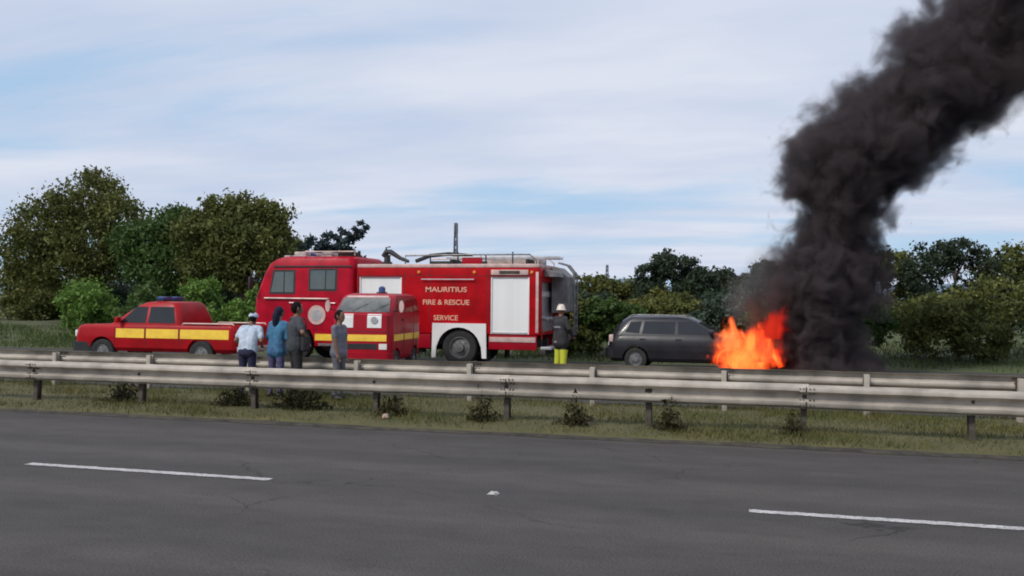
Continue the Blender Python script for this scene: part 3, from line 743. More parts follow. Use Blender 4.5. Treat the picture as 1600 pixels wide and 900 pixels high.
# ------------------------------------------------------------------ burning hatchback (faces right)
CAR = thing('burning_car', 'dark sooty hatchback with its bonnet on fire', 'car', (-2.32, 26.86, 0), 0)
cl = [(0.24, -1.98, 1.98, .74, .2), (0.34, -2.06, 2.04, .82, .28), (0.58, -2.08, 2.08, .845, .3), (0.80, -2.05, 2.04, .85, .32), (0.93, -2.00, 1.94, .83, .34), (0.985, -1.94, 1.80, .79, .36)]
cb = stack(cl).build('body', M_car, CAR)
cut(cb, [MB().lathe([(0.37, -2), (0.37, 2)], (x, 0, .31), 'y', 28) for x in (1.28, -1.27)])
ccl = [(0.95, -1.97, 1.18, .80, .28), (1.02, -1.95, 1.06, .785, .28), (1.38, -1.68, .42, .66, .26), (1.47, -1.56, .22, .60, .28), (1.51, -1.38, -.05, .48, .3)]
stack(ccl).build('cabin', M_carroof, CAR)
for s in (1, -1):
    side_panel('window', ccl, [(-.12, 1.02), (.78, 1.02), (.36, 1.36), (-.12, 1.36)], M_glass2, CAR, s, .006)
    side_panel('window', ccl, [(-1.10, 1.02), (-.20, 1.02), (-.20, 1.36), (-1.04, 1.36)], M_glass2, CAR, s, .006)
    side_panel('window', ccl, [(-1.58, 1.06), (-1.18, 1.03), (-1.12, 1.36), (-1.42, 1.34)], M_glass2, CAR, s, .006)
    for x in (.86, -.16, -1.12): side_panel('door_seam', cl, [(x-.006, .36), (x+.006, .36), (x+.006, .95), (x-.006, .95)], M_black, CAR, s, .003, 8, 1)
    for x in (-.02, -1.0): side_panel('handle', cl, [(x-.16, .86), (x, .86), (x, .89), (x-.16, .89)], M_carroof, CAR, s, .02, 2, 2)
    side_panel('sill', cl, [(-.86, .27), (.86, .27), (.86, .35), (-.86, .35)], M_black, CAR, s, .012, 2, 4)
    MB().tube([(-1.5, s*.60, 1.475), (-1.4, s*.60, 1.535), (.05, s*.60, 1.525), (.2, s*.60, 1.47)], .012, 6).build('roof_highlight_bar', M_rim, CAR)  # grey bar stands in for the pale highlight along the roof edge
    MB().box((.72, s*.80, 1.03), (.86, s*.98, 1.15), .035).build('mirror', M_carroof, CAR)
    MB().box((-2.02, s*.71-.10, .78), (-1.90, s*.71+.125, .98), .03).build('tail_lamp', M_edge, CAR)
    for x in (1.28, -1.27): wheel(CAR, x, s*.745, .31, .20, s, .03)
end_panel('windscreen', ccl, [(-.66, 1.04), (.66, 1.04), (.56, 1.36), (-.56, 1.36)], M_glass2, CAR)
end_panel('rear_window', ccl, [(-.60, 1.06), (.60, 1.06), (.52, 1.36), (-.52, 1.36)], M_glass2, CAR, False)
MB().loft([rring(-2.14, -1.75, .82, z, .25) for z in (.34, .38, .58, .62)]).build('rear_bumper', M_car, CAR)
end_panel('number_plate', cl, [(-.26, .66), (.26, .66), (.26, .77), (-.26, .77)], M_white, CAR, False, .06)
MB().loft([rring(1.0, 2.0, .70, z, .25) for z in (.99, 1.0, 1.03, 1.045)]).build('burnt_bonnet', M_burnt, CAR)
MB().loft([rring(1.7, 2.12, .84, z, .28) for z in (.30, .34, .60, .64)]).build('front_bumper', M_burnt, CAR)

# ------------------------------------------------------------------ people
def capsule_pts(a, b, ra, rb, n=12, m=5):
    """closed capsule from a to b with end radii"""
    a, b = Vector(a), Vector(b); d = (b-a)
    L_ = d.length; d = d.normalized() if L_ > 1e-6 else Vector((0, 0, 1))
    rings = []
    for i in range(m+1):
        t = -math.pi/2 + (math.pi/2)*i/m
        rings.append((a + d*ra*math.sin(t), max(ra*math.cos(t), 1e-4)))
    for i in range(m+1):
        t = (math.pi/2)*i/m
        rings.append((b + d*rb*math.sin(t), max(rb*math.cos(t), 1e-4)))
    return rings, d
def add_capsule(bm, a, b, ra, rb, flat=(1, 1), n=12):
    rings, d = capsule_pts(a, b, ra, rb)
    u = d.orthogonal().normalized() if abs(d.z) < 0.75 else Vector((1, 0, 0))
    u = (u - d*u.dot(d)).normalized(); w = d.cross(u)
    vr = [[bm.verts.new(p + u*(r*flat[0]*math.cos(2*math.pi*j/n)) + w*(r*flat[1]*math.sin(2*math.pi*j/n))) for j in range(n)] for p, r in rings]
    for i in range(len(vr)-1):
        for j in range(n):
            bm.faces.new((vr[i][j], vr[i][(j+1) % n], vr[i+1][(j+1) % n], vr[i+1][j]))
    bm.faces.new(vr[0][::-1]); bm.faces.new(vr[-1])

def person(label, loc, rotz, height, top, bottom, shoe, pose, sleeve='short', bulk=1.0, long_top=0.0, female=False, shoe_r=1.0, pants_split=None):
    """local +y is the way the person faces"""
    t = thing('person', label, 'person', loc, rotz)
    k = height/1.74
    parts = []     # (a, b, ra, rb, flat, material index)  0 skin 1 top 2 bottom 3 shoe 4 lower trouser
    def C(a, b, ra, rb, mi, flat=(1, 1)): parts.append((Vector(a)*k, Vector(b)*k, ra*k, rb*k, flat, mi))
    P = dict(lean=0.0, armL=(( -.22, .02, 1.16), (-.24, .10, .92)), armR=((.22, .02, 1.16), (.24, .10, .92)), legL=((-.10, .02, .48), (-.11, -.02, .09)), legR=((.10, .02, .48), (.11, -.02, .09)), head=(0, .02))
    P.update(pose)
    ln = P['lean']
    sh = .185 if not female else .165
    B = bulk
    # legs
    for key, sx in (('legL', -1), ('legR', 1)):
        kn, an = Vector(P[key][0]), Vector(P[key][1])
        hip = Vector((sx*.09, 0, .90))
        C(hip, kn, .092*B, .066, 2)
        mid = kn.lerp(an, .35)
        C(kn, mid, .066, .062, 2)
        C(mid, an+Vector((0, 0, .04)), .062, .050, 4 if pants_split else 2)
        C(an + Vector((0, -.03, -.035)), an + Vector((0, .15, -.048)), .046*shoe_r, .038*shoe_r, 3, (1, .9))
        C(an + Vector((0, 0, .0)), an + Vector((0, 0, .05)), .048*shoe_r, .046*shoe_r, 3)
    # pelvis and torso
    C((-.055, 0, .93), (.055, 0, .93), .125*B, .125*B, 2, (1, 1))
    chest = Vector((0, ln*.35, 1.27)); waist = Vector((0, ln*.1, 1.05)); neck = Vector((0, ln*.55, 1.46)); hd = neck + Vector((P['head'][0], P['head'][1], .155))
    wst = .125 if not female else .11
    for sx in (-1, 1):
        C(waist + Vector((sx*.055, 0, -.09-long_top)), waist + Vector((sx*.055, 0, .06)), (wst+.012+.03*(long_top > 0))*B, wst*B, 1, (1, .95))
        C(waist + Vector((sx*.05, 0, .06)), chest + Vector((sx*.075, 0, .02)), wst*B, .128*B, 1, (1, .95))
        C(chest + Vector((sx*.07, 0, .0)), neck + Vector((sx*.12, 0, -.07)), .125*B, .075*B, 1, (1, .9))
    C(neck + Vector((-sh+.03, 0, -.055)), neck + Vector((sh-.03, 0, -.055)), .07*B, .07*B, 1)
    C(neck + Vector((0, 0, -.07)), neck + Vector((0, .01, .06)), .06, .052, 0)
    # head
    C(hd + Vector((0, -.01, -.005)), hd + Vector((0, .0, .045)), .084, .082, 0, (.92, 1.1))
    C(hd + Vector((0, .035, -.06)), hd + Vector((0, .03, 0)), .05, .065, 0, (1.0, 1))
    C(hd + Vector((0, .088, -.012)), hd + Vector((0, .105, -.03)), .010, .015, 0)                # nose
    C(hd + Vector((-.022, .078, -.066)), hd + Vector((.022, .078, -.066)), .010, .010, 0)        # mouth
    for sx in (-1, 1): C(hd + Vector((sx*.08, -.005, -.02)), hd + Vector((sx*.083, -.01, .02)), .014, .018, 0)
    # arms
    for key, sx in (('armL', -1), ('armR', 1)):
        shd = neck + Vector((sx*sh, 0, -.065)); el, wr = Vector(P[key][0]), Vector(P[key][1])
        if sleeve == 'short':
            C(shd, shd.lerp(el, .62), .064*B, .060*B, 1); C(shd.lerp(el, .5), el, .046, .040, 0); C(el, wr, .040, .028, 0)
        else:
            C(shd, el, .064*B, .054*B, 1); C(el, wr, .054*B, .042*B, 1)
        d = (wr-el).normalized(); side = d.cross(Vector((0, 1, .2))).normalized(); nrm = side.cross(d).normalized()
        C(wr, wr + d*.075, .028, .036, 0, (1, .75))
        for q in range(4):
            o = side*(.030 - .020*q); Lf = (.066, .078, .074, .058)[q]
            a = wr + d*.088 + o; m1 = a + d*Lf*.55 + nrm*.008*(1); e = m1 + d*Lf*.40 + nrm*.022
            C(a, m1, .0105, .0095, 0); C(m1, e, .0095, .008, 0)
        th = wr + d*.03 + side*.032
        C(th, th + side*.028 + d*.032, .013, .011, 0); C(th + side*.028 + d*.032, th + side*.034 + d*.062 + nrm*.01, .011, .009, 0)
    bm = bmesh.new()
    for a, b, ra, rb, fl, mi in parts: add_capsule(bm, a, b, ra, rb, fl)
    bmesh.ops.recalc_face_normals(bm, faces=bm.faces[:])
    me = bpy.data.meshes.new('body'); bm.to_mesh(me); bm.free()
    o = link_mesh('body', me, None, t)
    md = o.modifiers.new('r', 'REMESH'); md.mode = 'VOXEL'; md.voxel_size = .0115
    ms = o.modifiers.new('s', 'SMOOTH'); ms.factor = .5; ms.iterations = 3
    bpy.context.view_layer.update()
    apply_mods(o)
    me = o.data
    for m in (M_skin, top, bottom, shoe, pants_split or bottom): me.materials.append(m)
    n = len(me.polygons); cen = np.empty(n*3, np.float32); me.polygons.foreach_get('center', cen); cen = cen.reshape(-1, 3)
    best = np.full(n, 9.0); idx = np.zeros(n, np.int32)
    for a, b, ra, rb, fl, mi in parts:
        a_, b_ = np.array(a), np.array(b); ab = b_-a_; L2 = max(float(ab @ ab), 1e-9)
        s = np.clip(((cen-a_) @ ab)/L2, 0, 1)
        dd = np.linalg.norm(cen-(a_+s[:, None]*ab), axis=1) - (ra+(rb-ra)*s)
        sel = dd < best; best[sel] = dd[sel]; idx[sel] = mi
    me.polygons.foreach_set('material_index', idx); me.polygons.foreach_set('use_smooth', [True]*n)
    for sx in (-1, 1):
        MB().lathe([(.002, -.011), (.009, -.006), (.011, 0), (.009, .006), (.002, .011)], (hd*k + Vector((sx*.031, .083, .008))*k), 'y', 10).build('eye', M_black, t)
    return t, hd*k, k
def ellip(name, c, r, m, parent, zmin=-9, lump=0.0, seed=0, n=18, keep=None):
    bm = bmesh.new(); bmesh.ops.create_icosphere(bm, subdivisions=3, radius=1)
    rg = random.Random(seed)
    for v in bm.verts:
        p = v.co.copy(); w = 1 + lump*(math.sin(9*p.x+seed)*math.sin(8*p.y+2*seed)*math.sin(7*p.z))
        v.co = Vector((p.x*r[0]*w, p.y*r[1]*w, p.z*r[2]*w))
    if keep:
        for v in bm.verts:
            if not keep(v.co): v.co *= 0.80
    bmesh.ops.translate(bm, verts=bm.verts, vec=c)
    me = bpy.data.meshes.new(name); bm.to_mesh(me); bm.free(); smooth(me, 70)
    return link_mesh(name, me, m, parent)
def hair(t, hd, k, long_=False, m=None, seed=1):
    def keep(v): return v.y < .055*k and (v.z > -.03*k or v.y < -.02*k) or v.z > .075*k
    ellip('hair', hd + Vector((0, -.012, .018))*k, (.090*k, .108*k, .118*k), m or M_hair, t, lump=.06, seed=seed, keep=keep)
    if long_:
        MB().tube([hd+Vector((0, -.07, .04))*k, hd+Vector((0, -.11, -.06))*k, hd+Vector((0, -.12, -.2))*k, hd+Vector((0, -.11, -.34))*k], [.06*k, .075*k, .06*k, .02*k], 10).build('hair', m or M_hair, t)

C_white = mat('cloth_pale', (0.56, 0.62, 0.70), 0.85, color2=(0.34, 0.42, 0.52), vscale=9, bump=0.9, bscale=12)
C_navy = mat('cloth_navy', (0.022, 0.022, 0.06), 0.85, var=0.2, vscale=7, bump=0.9, bscale=12)
C_teal = mat('cloth_teal', (0.05, 0.20, 0.32), 0.85, color2=(0.04, 0.10, 0.22), vscale=6, bump=0.9, bscale=12)
C_purple = mat('cloth_violet', (0.09, 0.08, 0.17), 0.85, var=0.2, vscale=6, bump=0.9, bscale=12)
C_char = mat('cloth_charcoal', (0.055, 0.058, 0.075), 0.85, color2=(0.035, 0.04, 0.04), vscale=6, bump=0.9, bscale=12)
C_black = mat('cloth_black', (0.022, 0.02, 0.022), 0.85, var=0.2, vscale=6, bump=0.9, bscale=12)
C_grey = mat('cloth_grey', (0.16, 0.16, 0.20), 0.85, color2=(0.12, 0.12, 0.15), vscale=6, bump=0.9, bscale=12)
C_greyd = mat('cloth_grey_trousers', (0.12, 0.115, 0.13), 0.85, var=0.15, vscale=6, bump=0.9, bscale=12)
C_lime = mat('cloth_lime', (0.55, 0.58, 0.03), 0.75, color2=(0.45, 0.48, 0.04), vscale=8, bump=0.3, bscale=12)
C_coat = mat('fire_coat', (0.030, 0.027, 0.030), 0.85, var=0.2, vscale=6, bump=0.9, bscale=12)
C_refl = mat('reflective_band', (0.22, 0.21, 0.24), 0.5, var=0.1)
M_helmet = mat('helmet_cream', (0.72, 0.62, 0.52), 0.35, var=0.08, coat=0.3)

GZ = 0.10
# watchers stand between the guardrails, backs towards us, looking at the fire
def yaw_to(x, y): return math.atan2(26.0-y, -1.0-x) - math.pi/2
pA, h, k = person('person in a pale shirt and white cap, first from the left of the crowd', (-9.02, 15.0, GZ), yaw_to(-8.96, 15.05)+.75, 1.52, C_white, C_navy, M_black,
                  dict(armL=((-.27, .04, 1.17), (-.22, .22, 1.05)), armR=((.27, .06, 1.16), (.18, .30, 1.06)), lean=.30, head=(.02, .07)), bulk=1.12, long_top=.0)
ellip('cap', h + Vector((0, 0, .05))*k, (.098*k, .112*k, .078*k), C_white, pA, seed=2)
hair(pA, h, k*.97, seed=4)
pB, h, k = person('person in a teal blue top with long dark hair, second in the crowd', (-8.56, 15.2, GZ), yaw_to(-8.42, 15.15)+.45, 1.63, C_teal, C_purple, M_black,
                  dict(armL=((-.22, .03, 1.14), (-.16, .20, 1.02)), armR=((.22, .06, 1.14), (.10, .20, 1.22)), lean=.12, head=(-.02, .05)), bulk=1.0, female=True, long_top=.07, sleeve='long')
hair(pB, h, k, True, seed=5, m=mat('blue_black_hair', (0.012, 0.014, 0.032), 0.8, var=0.2, vscale=20, spec=0.2))
pC, h, k = person('tall black haired person in charcoal shirt with an elbow out, third in the crowd', (-8.06, 15.0, GZ), yaw_to(-8.03, 15.1)-.25, 1.72, C_char, C_black, M_black,
                  dict(armL=((-.25, .02, 1.16), (-.24, .14, .95)), armR=((.36, .02, 1.20), (.20, .14, 1.05)), legL=((-.13, .03, .48), (-.15, -.02, .09)), legR=((.12, .02, .48), (.14, -.04, .09))), bulk=1.18)
hair(pC, h, k, seed=6)
MB().box((.19, .02, .86), (.36, .16, 1.12), .04, 3).build('shoulder_bag', C_black, pC)
MB().tube([(.27, .09, 1.10), (.16, .14, 1.40), (.05, .02, 1.47), (-.10, -.10, 1.40)], .014, 6).build('bag_strap', C_black, bpy.context.scene.objects['shoulder_bag'])
pD, h, k = person('slim person all in grey standing alone right of the crowd', (-7.33, 15.2, GZ), yaw_to(-7.25, 15.2)-1.15, 1.58, C_grey, C_greyd, M_black,
                  dict(armL=((-.19, .03, 1.15), (-.17, .06, .90)), armR=((.19, .03, 1.15), (.17, .08, .90))), bulk=.9, long_top=.04)
hair(pD, h, k, seed=7)
# firefighter beside the tail of the engine
FF, h, k = person('firefighter in cream helmet, black coat and lime leggings behind the fire engine', (-5.42, 24.7, 0.0), R(-35), 1.76, C_coat, C_coat, M_black,
                  dict(armL=((-.29, .03, 1.15), (-.25, .18, .95)), armR=((.29, .03, 1.15), (.24, .20, .97)), legL=((-.12, .03, .48), (-.13, 0, .09)), legR=((.12, .0, .48), (.13, -.03, .09))),
                  sleeve='long', bulk=1.18, long_top=.16, shoe_r=1.2, pants_split=C_lime)
hl = MB().lathe([(.135*k, -.01), (.14*k, .0), (.112*k, .02), (.108*k, .07*k), (.088*k, .115*k), (.045*k, .14*k), (.005, .147*k)], h + Vector((0, -.01, .03))*k, 'z', 20).build('helmet', M_helmet, FF, 50)
MB().box((h.x-.012, h.y-.10*k, h.z+.10*k), (h.x+.012, h.y+.09*k, h.z+.185*k), .008).build('helmet_comb', M_helmet, hl)
for s, (kn, an) in enumerate((((-.12, .03, .48), (-.13, 0, .09)), ((.12, .0, .48), (.13, -.03, .09)))):
    kn, an = Vector(kn)*k, Vector(an)*k
    MB().tube([kn.lerp(an, -.28), kn, kn.lerp(an, .5), kn.lerp(an, .72)], [.112*k, .098*k, .088*k, .084*k], 14).build('legging', C_lime, FF, 50)
for z_, r_ in ((1.19, .20), (.80, .235)):
    rg = [[Vector((r_*k*1.02*math.cos(a), r_*k*.80*math.sin(a) + .0, (z_+dz)*k)) for a in [2*math.pi*i/24 for i in range(24)]] for dz in (-.025, .025)]
    MB().loft(rg).build('reflective_band', C_refl, FF, 60)

# ------------------------------------------------------------------ vegetation
npr = np.random.default_rng(11)
def leaves(pts, size, aspect=0.55, droop=0.3, jitter=0.45):
    n = len(pts)
    s = size*(1 + jitter*(npr.random(n)-.5)*2)*np.where(npr.random(n) < .15, 1.6, 1.0)
    d = npr.normal(size=(n, 3)); d[:, 2] -= droop; d /= np.linalg.norm(d, axis=1)[:, None]
    q = npr.normal(size=(n, 3)); w = np.cross(d, q); w /= np.linalg.norm(w, axis=1)[:, None]
    a = pts - d*s[:, None]*.5; b = pts + d*s[:, None]*.5
    wv = w*(s*aspect*.5)[:, None]
    V = np.stack([a, pts + wv, b, pts - wv], 1).reshape(-1, 3)
    F = np.arange(4*n).reshape(-1, 4)
    return V, F
def blob_points(blobs, n):
    """points mostly in the outer shell of each blob, in sub-clumps that leave gaps"""
    vol = np.array([b[3]*b[4]*b[5] for b in blobs])**0.67; cnt = (n*vol/vol.sum()).astype(int)
    out = []
    for b, c in zip(blobs, cnt):
        nc = max(6, c//55)
        d = npr.normal(size=(nc, 3)); d /= np.linalg.norm(d, axis=1)[:, None]
        rr = npr.uniform(.45, 1.03, nc)**.6
        cc = d*rr[:, None]
        k = npr.integers(0, nc, c)
        p = cc[k] + npr.normal(size=(c, 3))*.155
        out.append(p*np.array(b[3:6]) + np.array(b[:3]))
    return np.concatenate(out)
def tree(name, label, cat, base, blobs, n, size, lm, trunk_r=.16, group=None, limbs=True, aspect=.55):
    """blobs relative to base: (x,y,z,rx,ry,rz)"""
    t = thing(name, label, cat, base, 0, group)
    V, F = leaves(blob_points(blobs, n), size, aspect)
    np_mesh('crown', V, F, lm, t)
    mb = MB(); top = max(b[2] for b in blobs); c = Vector((np.mean([b[0] for b in blobs]), np.mean([b[1] for b in blobs]), 0))
    fork = max(.25, min(b[2]-b[5]*.6 for b in blobs))
    pts = [Vector((0, 0, -.3)), Vector((.03, 0, fork*.5)), Vector((c.x*.2, c.y*.2, fork)), Vector((c.x*.6, c.y*.6, (fork+top)/2)), Vector((c.x, c.y, top))]
    mb.tube(pts, [trunk_r*1.25, trunk_r, trunk_r*.85, trunk_r*.5, trunk_r*.15], 10)
    if limbs:
        for b in blobs:
            e = Vector(b[:3]); s0 = Vector((c.x*.2, c.y*.2, min(fork+rnd.uniform(-.1, .3), max(e.z-.1, .2))))
            m_ = s0.lerp(e, .55) + Vector((rnd.uniform(-.15, .15), rnd.uniform(-.15, .15), .1))
            mb.tube([s0, m_, e], [trunk_r*.5, trunk_r*.33, trunk_r*.1], 6)
            for q in range(4):
                e2 = e + Vector((rnd.uniform(-.8, .8)*b[3], rnd.uniform(-.8, .8)*b[4], rnd.uniform(-.2, .8)*b[5]))
                mb.tube([m_, m_.lerp(e2, .5) + Vector((0, 0, .08)), e2], [trunk_r*.22, trunk_r*.14, trunk_r*.05], 5)
    mb.build('trunk', M_bark, t, 60)
    return t
def dome(w, z1, seed, n=9):
    g = random.Random(seed); out = []
    for i in range(n):
        t_ = math.pi*(i+.5)/n + g.uniform(-.15, .15); rr = w*g.uniform(.34, .50)
        out.append((w*.80*math.cos(t_), g.uniform(-.5, .5)*w, max(z1*(.34 + .56*math.sin(t_)*g.uniform(.85, 1.0)) - rr*.15, .4), rr*1.1, rr, rr*.85))
    for i in range(4):
        out.append((w*g.uniform(-.8, .8), -.3*w+g.uniform(-.2, .2), z1*g.uniform(.15, .5), w*.5, w*.5, w*.42))
    return out
def rblobs(n, w, d, z0, z1, r, seed):
    g = random.Random(seed); out = []
    for i in range(n):
        rr = r*g.uniform(.7, 1.2)
        out.append((g.uniform(-w, w), g.uniform(-d, d), g.uniform(z0+rr*.7, z1-rr*.8), rr*g.uniform(1, 1.25), rr, rr*g.uniform(.75, .95)))
    return out

# big olive tree at the left behind the pickup
tree('broadleaf_tree', 'large olive green tree with domed crown left of the fire engine cab', 'tree', (-21.9, 36.0, .3),
     [(-1.75, 0, 4.3, 1.5, 1.4, 1.15), (-1.0, .2, 5.3, 1.1, 1.1, .85), (.15, 0, 5.15, 1.2, 1.2, .85), (1.15, .1, 4.8, 1.05, 1.1, .95), (1.6, -.2, 3.7, 1.0, 1.1, 1.0), (0, -.4, 4.0, 1.6, 1.3, 1.2), (-1.6, -.2, 3.0, 1.5, 1.2, 1.0), (.7, -.3, 2.9, 1.5, 1.2, 1.0)],
     34000, .15, L_olive, .24)
tree('broadleaf_tree', 'broad olive tree left of the pickup cab, lower than its taller neighbour', 'tree', (-26.3, 37.0, .3),
     [(-1.2, 0, 3.9, 1.5, 1.4, 1.2), (0, .2, 4.7, 1.5, 1.3, 1.0), (1.3, 0, 3.9, 1.4, 1.3, 1.1), (.2, -.4, 2.9, 1.9, 1.4, 1.1)],
     22000, .16, L_green, .2)
tree('broadleaf_tree', 'tall broad tree at the left edge of the picture', 'tree', (-31.5, 38.0, .3),
     [(-2.2, 0, 5.0, 1.9, 1.6, 1.5), (-.3, .2, 6.3, 1.8, 1.5, 1.3), (1.6, 0, 5.2, 1.6, 1.5, 1.3), (.2, -.4, 4.0, 2.2, 1.4, 1.2), (2.4, 0, 3.6, 1.3, 1.2, 1.0), (-3.4, 0, 3.6, 1.7, 1.4, 1.3), (-.6, -.2, 2.8, 2.2, 1.4, 1.0)],
     34000, .16, L_olive, .28)
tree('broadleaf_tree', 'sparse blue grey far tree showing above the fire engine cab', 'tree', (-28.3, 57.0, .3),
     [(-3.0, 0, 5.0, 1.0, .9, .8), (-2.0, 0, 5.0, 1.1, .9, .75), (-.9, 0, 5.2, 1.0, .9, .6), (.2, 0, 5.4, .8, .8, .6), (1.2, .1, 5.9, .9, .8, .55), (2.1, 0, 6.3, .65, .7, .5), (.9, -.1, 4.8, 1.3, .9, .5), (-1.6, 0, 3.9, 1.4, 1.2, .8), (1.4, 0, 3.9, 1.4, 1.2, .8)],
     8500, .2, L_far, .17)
for i, (x, y, z1, w, lm, lab) in enumerate((
        (-13.0, 54, 3.5, 2.0, L_dark, 'dark rounded tree just right of the fire engine tail'),
        (-10.4, 56, 3.4, 2.0, L_olive, 'olive tree behind the firefighter, second along the right treeline'),
        (-7.9, 55, 3.4, 1.9, L_olive, 'low olive tree in the treeline gap under the far hill'),
        (-5.3, 54, 5.0, 2.0, L_dark, 'tallest dark tree of the treeline, above the burning car roof'),
        (-2.9, 55, 4.0, 1.8, L_dark, 'dark tree right of the tallest one above the car windscreen'),
        (-1.5, 56, 3.6, 1.6, L_dark, 'low dark tree above the flames'),
        (-.2, 55, 4.4, 1.2, L_dark, 'narrow dark tree at the left edge of the smoke'),
        (2.3, 55, 4.4, 2.1, L_dark, 'dark tree half hidden behind the smoke column'),
        (5.5, 56, 5.0, 2.4, L_olive, 'olive tree right of the smoke column'),
        (9.4, 55, 5.6, 2.6, L_dark, 'tall dark tree near the right edge of the picture'),
        (13.5, 55, 5.2, 2.6, L_olive, 'olive tree at the right edge of the picture'))):
    nb = 7 if z1 > 4 else 6
    tree('treeline_tree', lab, 'tree', (x, y, .5), dome(w, z1-.5, 40+i), 15000, .17, lm, .13, 'trees along the back of the field')
for i, (x, y, z1, w, lm, lab) in enumerate((
        (-20.9, 31.0, 2.6, 1.4, L_bright, 'tall bright green bush behind the pickup bed'),
        (-18.7, 30.6, 2.35, 1.3, L_bright, 'bright green bush just left of the fire engine front'),
        (-23.4, 31.8, 2.5, 1.5, L_green, 'green bush behind the pickup cab'),
        (-27.0, 32.4, 2.7, 1.7, L_bright, 'wide bright green bush near the left edge'),
        (-6.6, 31.2, 2.35, 1.0, L_olive, 'olive bush right behind the firefighter'),
        (-5.1, 30.8, 2.05, 1.0, L_green, 'green bush left of the burning car tail'),
        (-3.6, 31.5, 2.2, 1.1, L_olive, 'olive bush behind the burning car roof'),
        (-1.9, 31.8, 2.3, .95, L_blue, 'blue green bush behind the burning car windscreen'),
        (-.3, 31.5, 2.0, 1.0, L_olive, 'olive bush behind the flames'),
        (2.6, 31.6, 2.3, 1.3, L_green, 'green bush behind the foot of the smoke'),
        (5.6, 31.8, 2.2, 1.5, L_olive, 'olive bush right of the smoke'),
        (9.0, 32.2, 2.5, 1.7, L_green, 'green bush at the far right'))):
    tree('bush', lab, 'bush', (x, y, .15), rblobs(6, w*.6, .5, 0.05, z1-.15, w*.52, 80+i), 10000, .12, lm, .05, 'bushes along the far bank')
for i, (x, y, z1, w, lm, lab) in enumerate((
        (-39, 43, 4.3, 2.8, L_olive, 'olive thicket at the outermost left'), (-34, 43, 3.3, 2.6, L_dark, 'dark thicket at the left edge under the broad tree'), (-29, 44, 3.4, 2.6, L_dark, 'dark thicket behind the left bushes'),
        (-24.3, 43, 3.3, 2.5, L_dark, 'thicket under the large olive tree, coloured dark for its shade'), (-19.6, 44, 3.2, 2.4, L_dark, 'dark thicket hidden behind the fire engine cab'),  # dark leaf colour stands in for the shade under the crown
        (-8.9, 43, 2.7, 2.0, L_dark, 'dark thicket between engine tail and burning car'), (-5.0, 44, 2.7, 2.0, L_olive, 'olive thicket above the burning car'),
        (-1.2, 43, 2.6, 2.0, L_dark, 'dark thicket above the flames'), (3.2, 44, 2.9, 2.2, L_dark, 'dark thicket behind the smoke'), (8.0, 44, 3.2, 2.4, L_olive, 'olive thicket right of the smoke'), (12.5, 44, 3.2, 2.4, L_dark, 'dark thicket at the right edge'))):
    tree('thicket', lab, 'thicket', (x, y, .5), rblobs(8, w*.75, .7, -.4, z1-.5, w*.50, 120+i), 14000, .17, lm, .06, 'thickets behind the bank')

# grass on the verge and the far bank
def grass(name, x0, x1, y0, y1, zf, n, h, wdt, m, label):
    P_ = np.stack([npr.uniform(x0, x1, n), npr.uniform(y0, y1, n), np.zeros(n)], 1)
    dens = np.sin(P_[:, 0]*2.1)*np.sin(P_[:, 1]*3.3+P_[:, 0]) + np.sin(P_[:, 0]*.7+1)*.7
    keep = npr.random(n) < (.55 + .3*dens)
    P_ = P_[keep]; n = len(P_)
    P_[:, 2] = zf(P_[:, 1])
    hh = h*npr.uniform(.4, 1.4, n)*(1 + .35*np.sin(P_[:, 0]*1.3+P_[:, 1]*2))
    a = npr.uniform(0, 2*np.pi, n); wv = np.stack([np.cos(a), np.sin(a), 0*a], 1)*wdt*npr.uniform(.6, 1.4, n)[:, None]
    b = npr.normal(size=(n, 3))*.45; b[:, 2] = 1; tip = P_ + b*hh[:, None]
    V = np.stack([P_-wv*.5, P_+wv*.5, tip], 1).reshape(-1, 3)
    o = np_mesh(name, V, np.arange(3*n).reshape(-1, 3), m, None, 3)
    return tag(o, label, 'grass', kind='stuff')
def vz(y): return np.interp(y, [12.72, 12.85, 13.2, 14, 15, 16, 16.6, 16.95], [0, .035, .06, .08, .09, .08, .05, 0])
grass('verge_grass', -24, 12, 12.80, 16.85, vz, 150000, .075, .012, L_grass, 'dry olive grass of the central verge')
def bz(y): return np.interp(y, [28.7, 29.2, 31, 34, 38], [0, .04, .1, .33, .55])
grass('bank_grass', -45, 25, 28.9, 37, bz, 70000, .22, .03, L_grass2, 'green grass on the far bank')

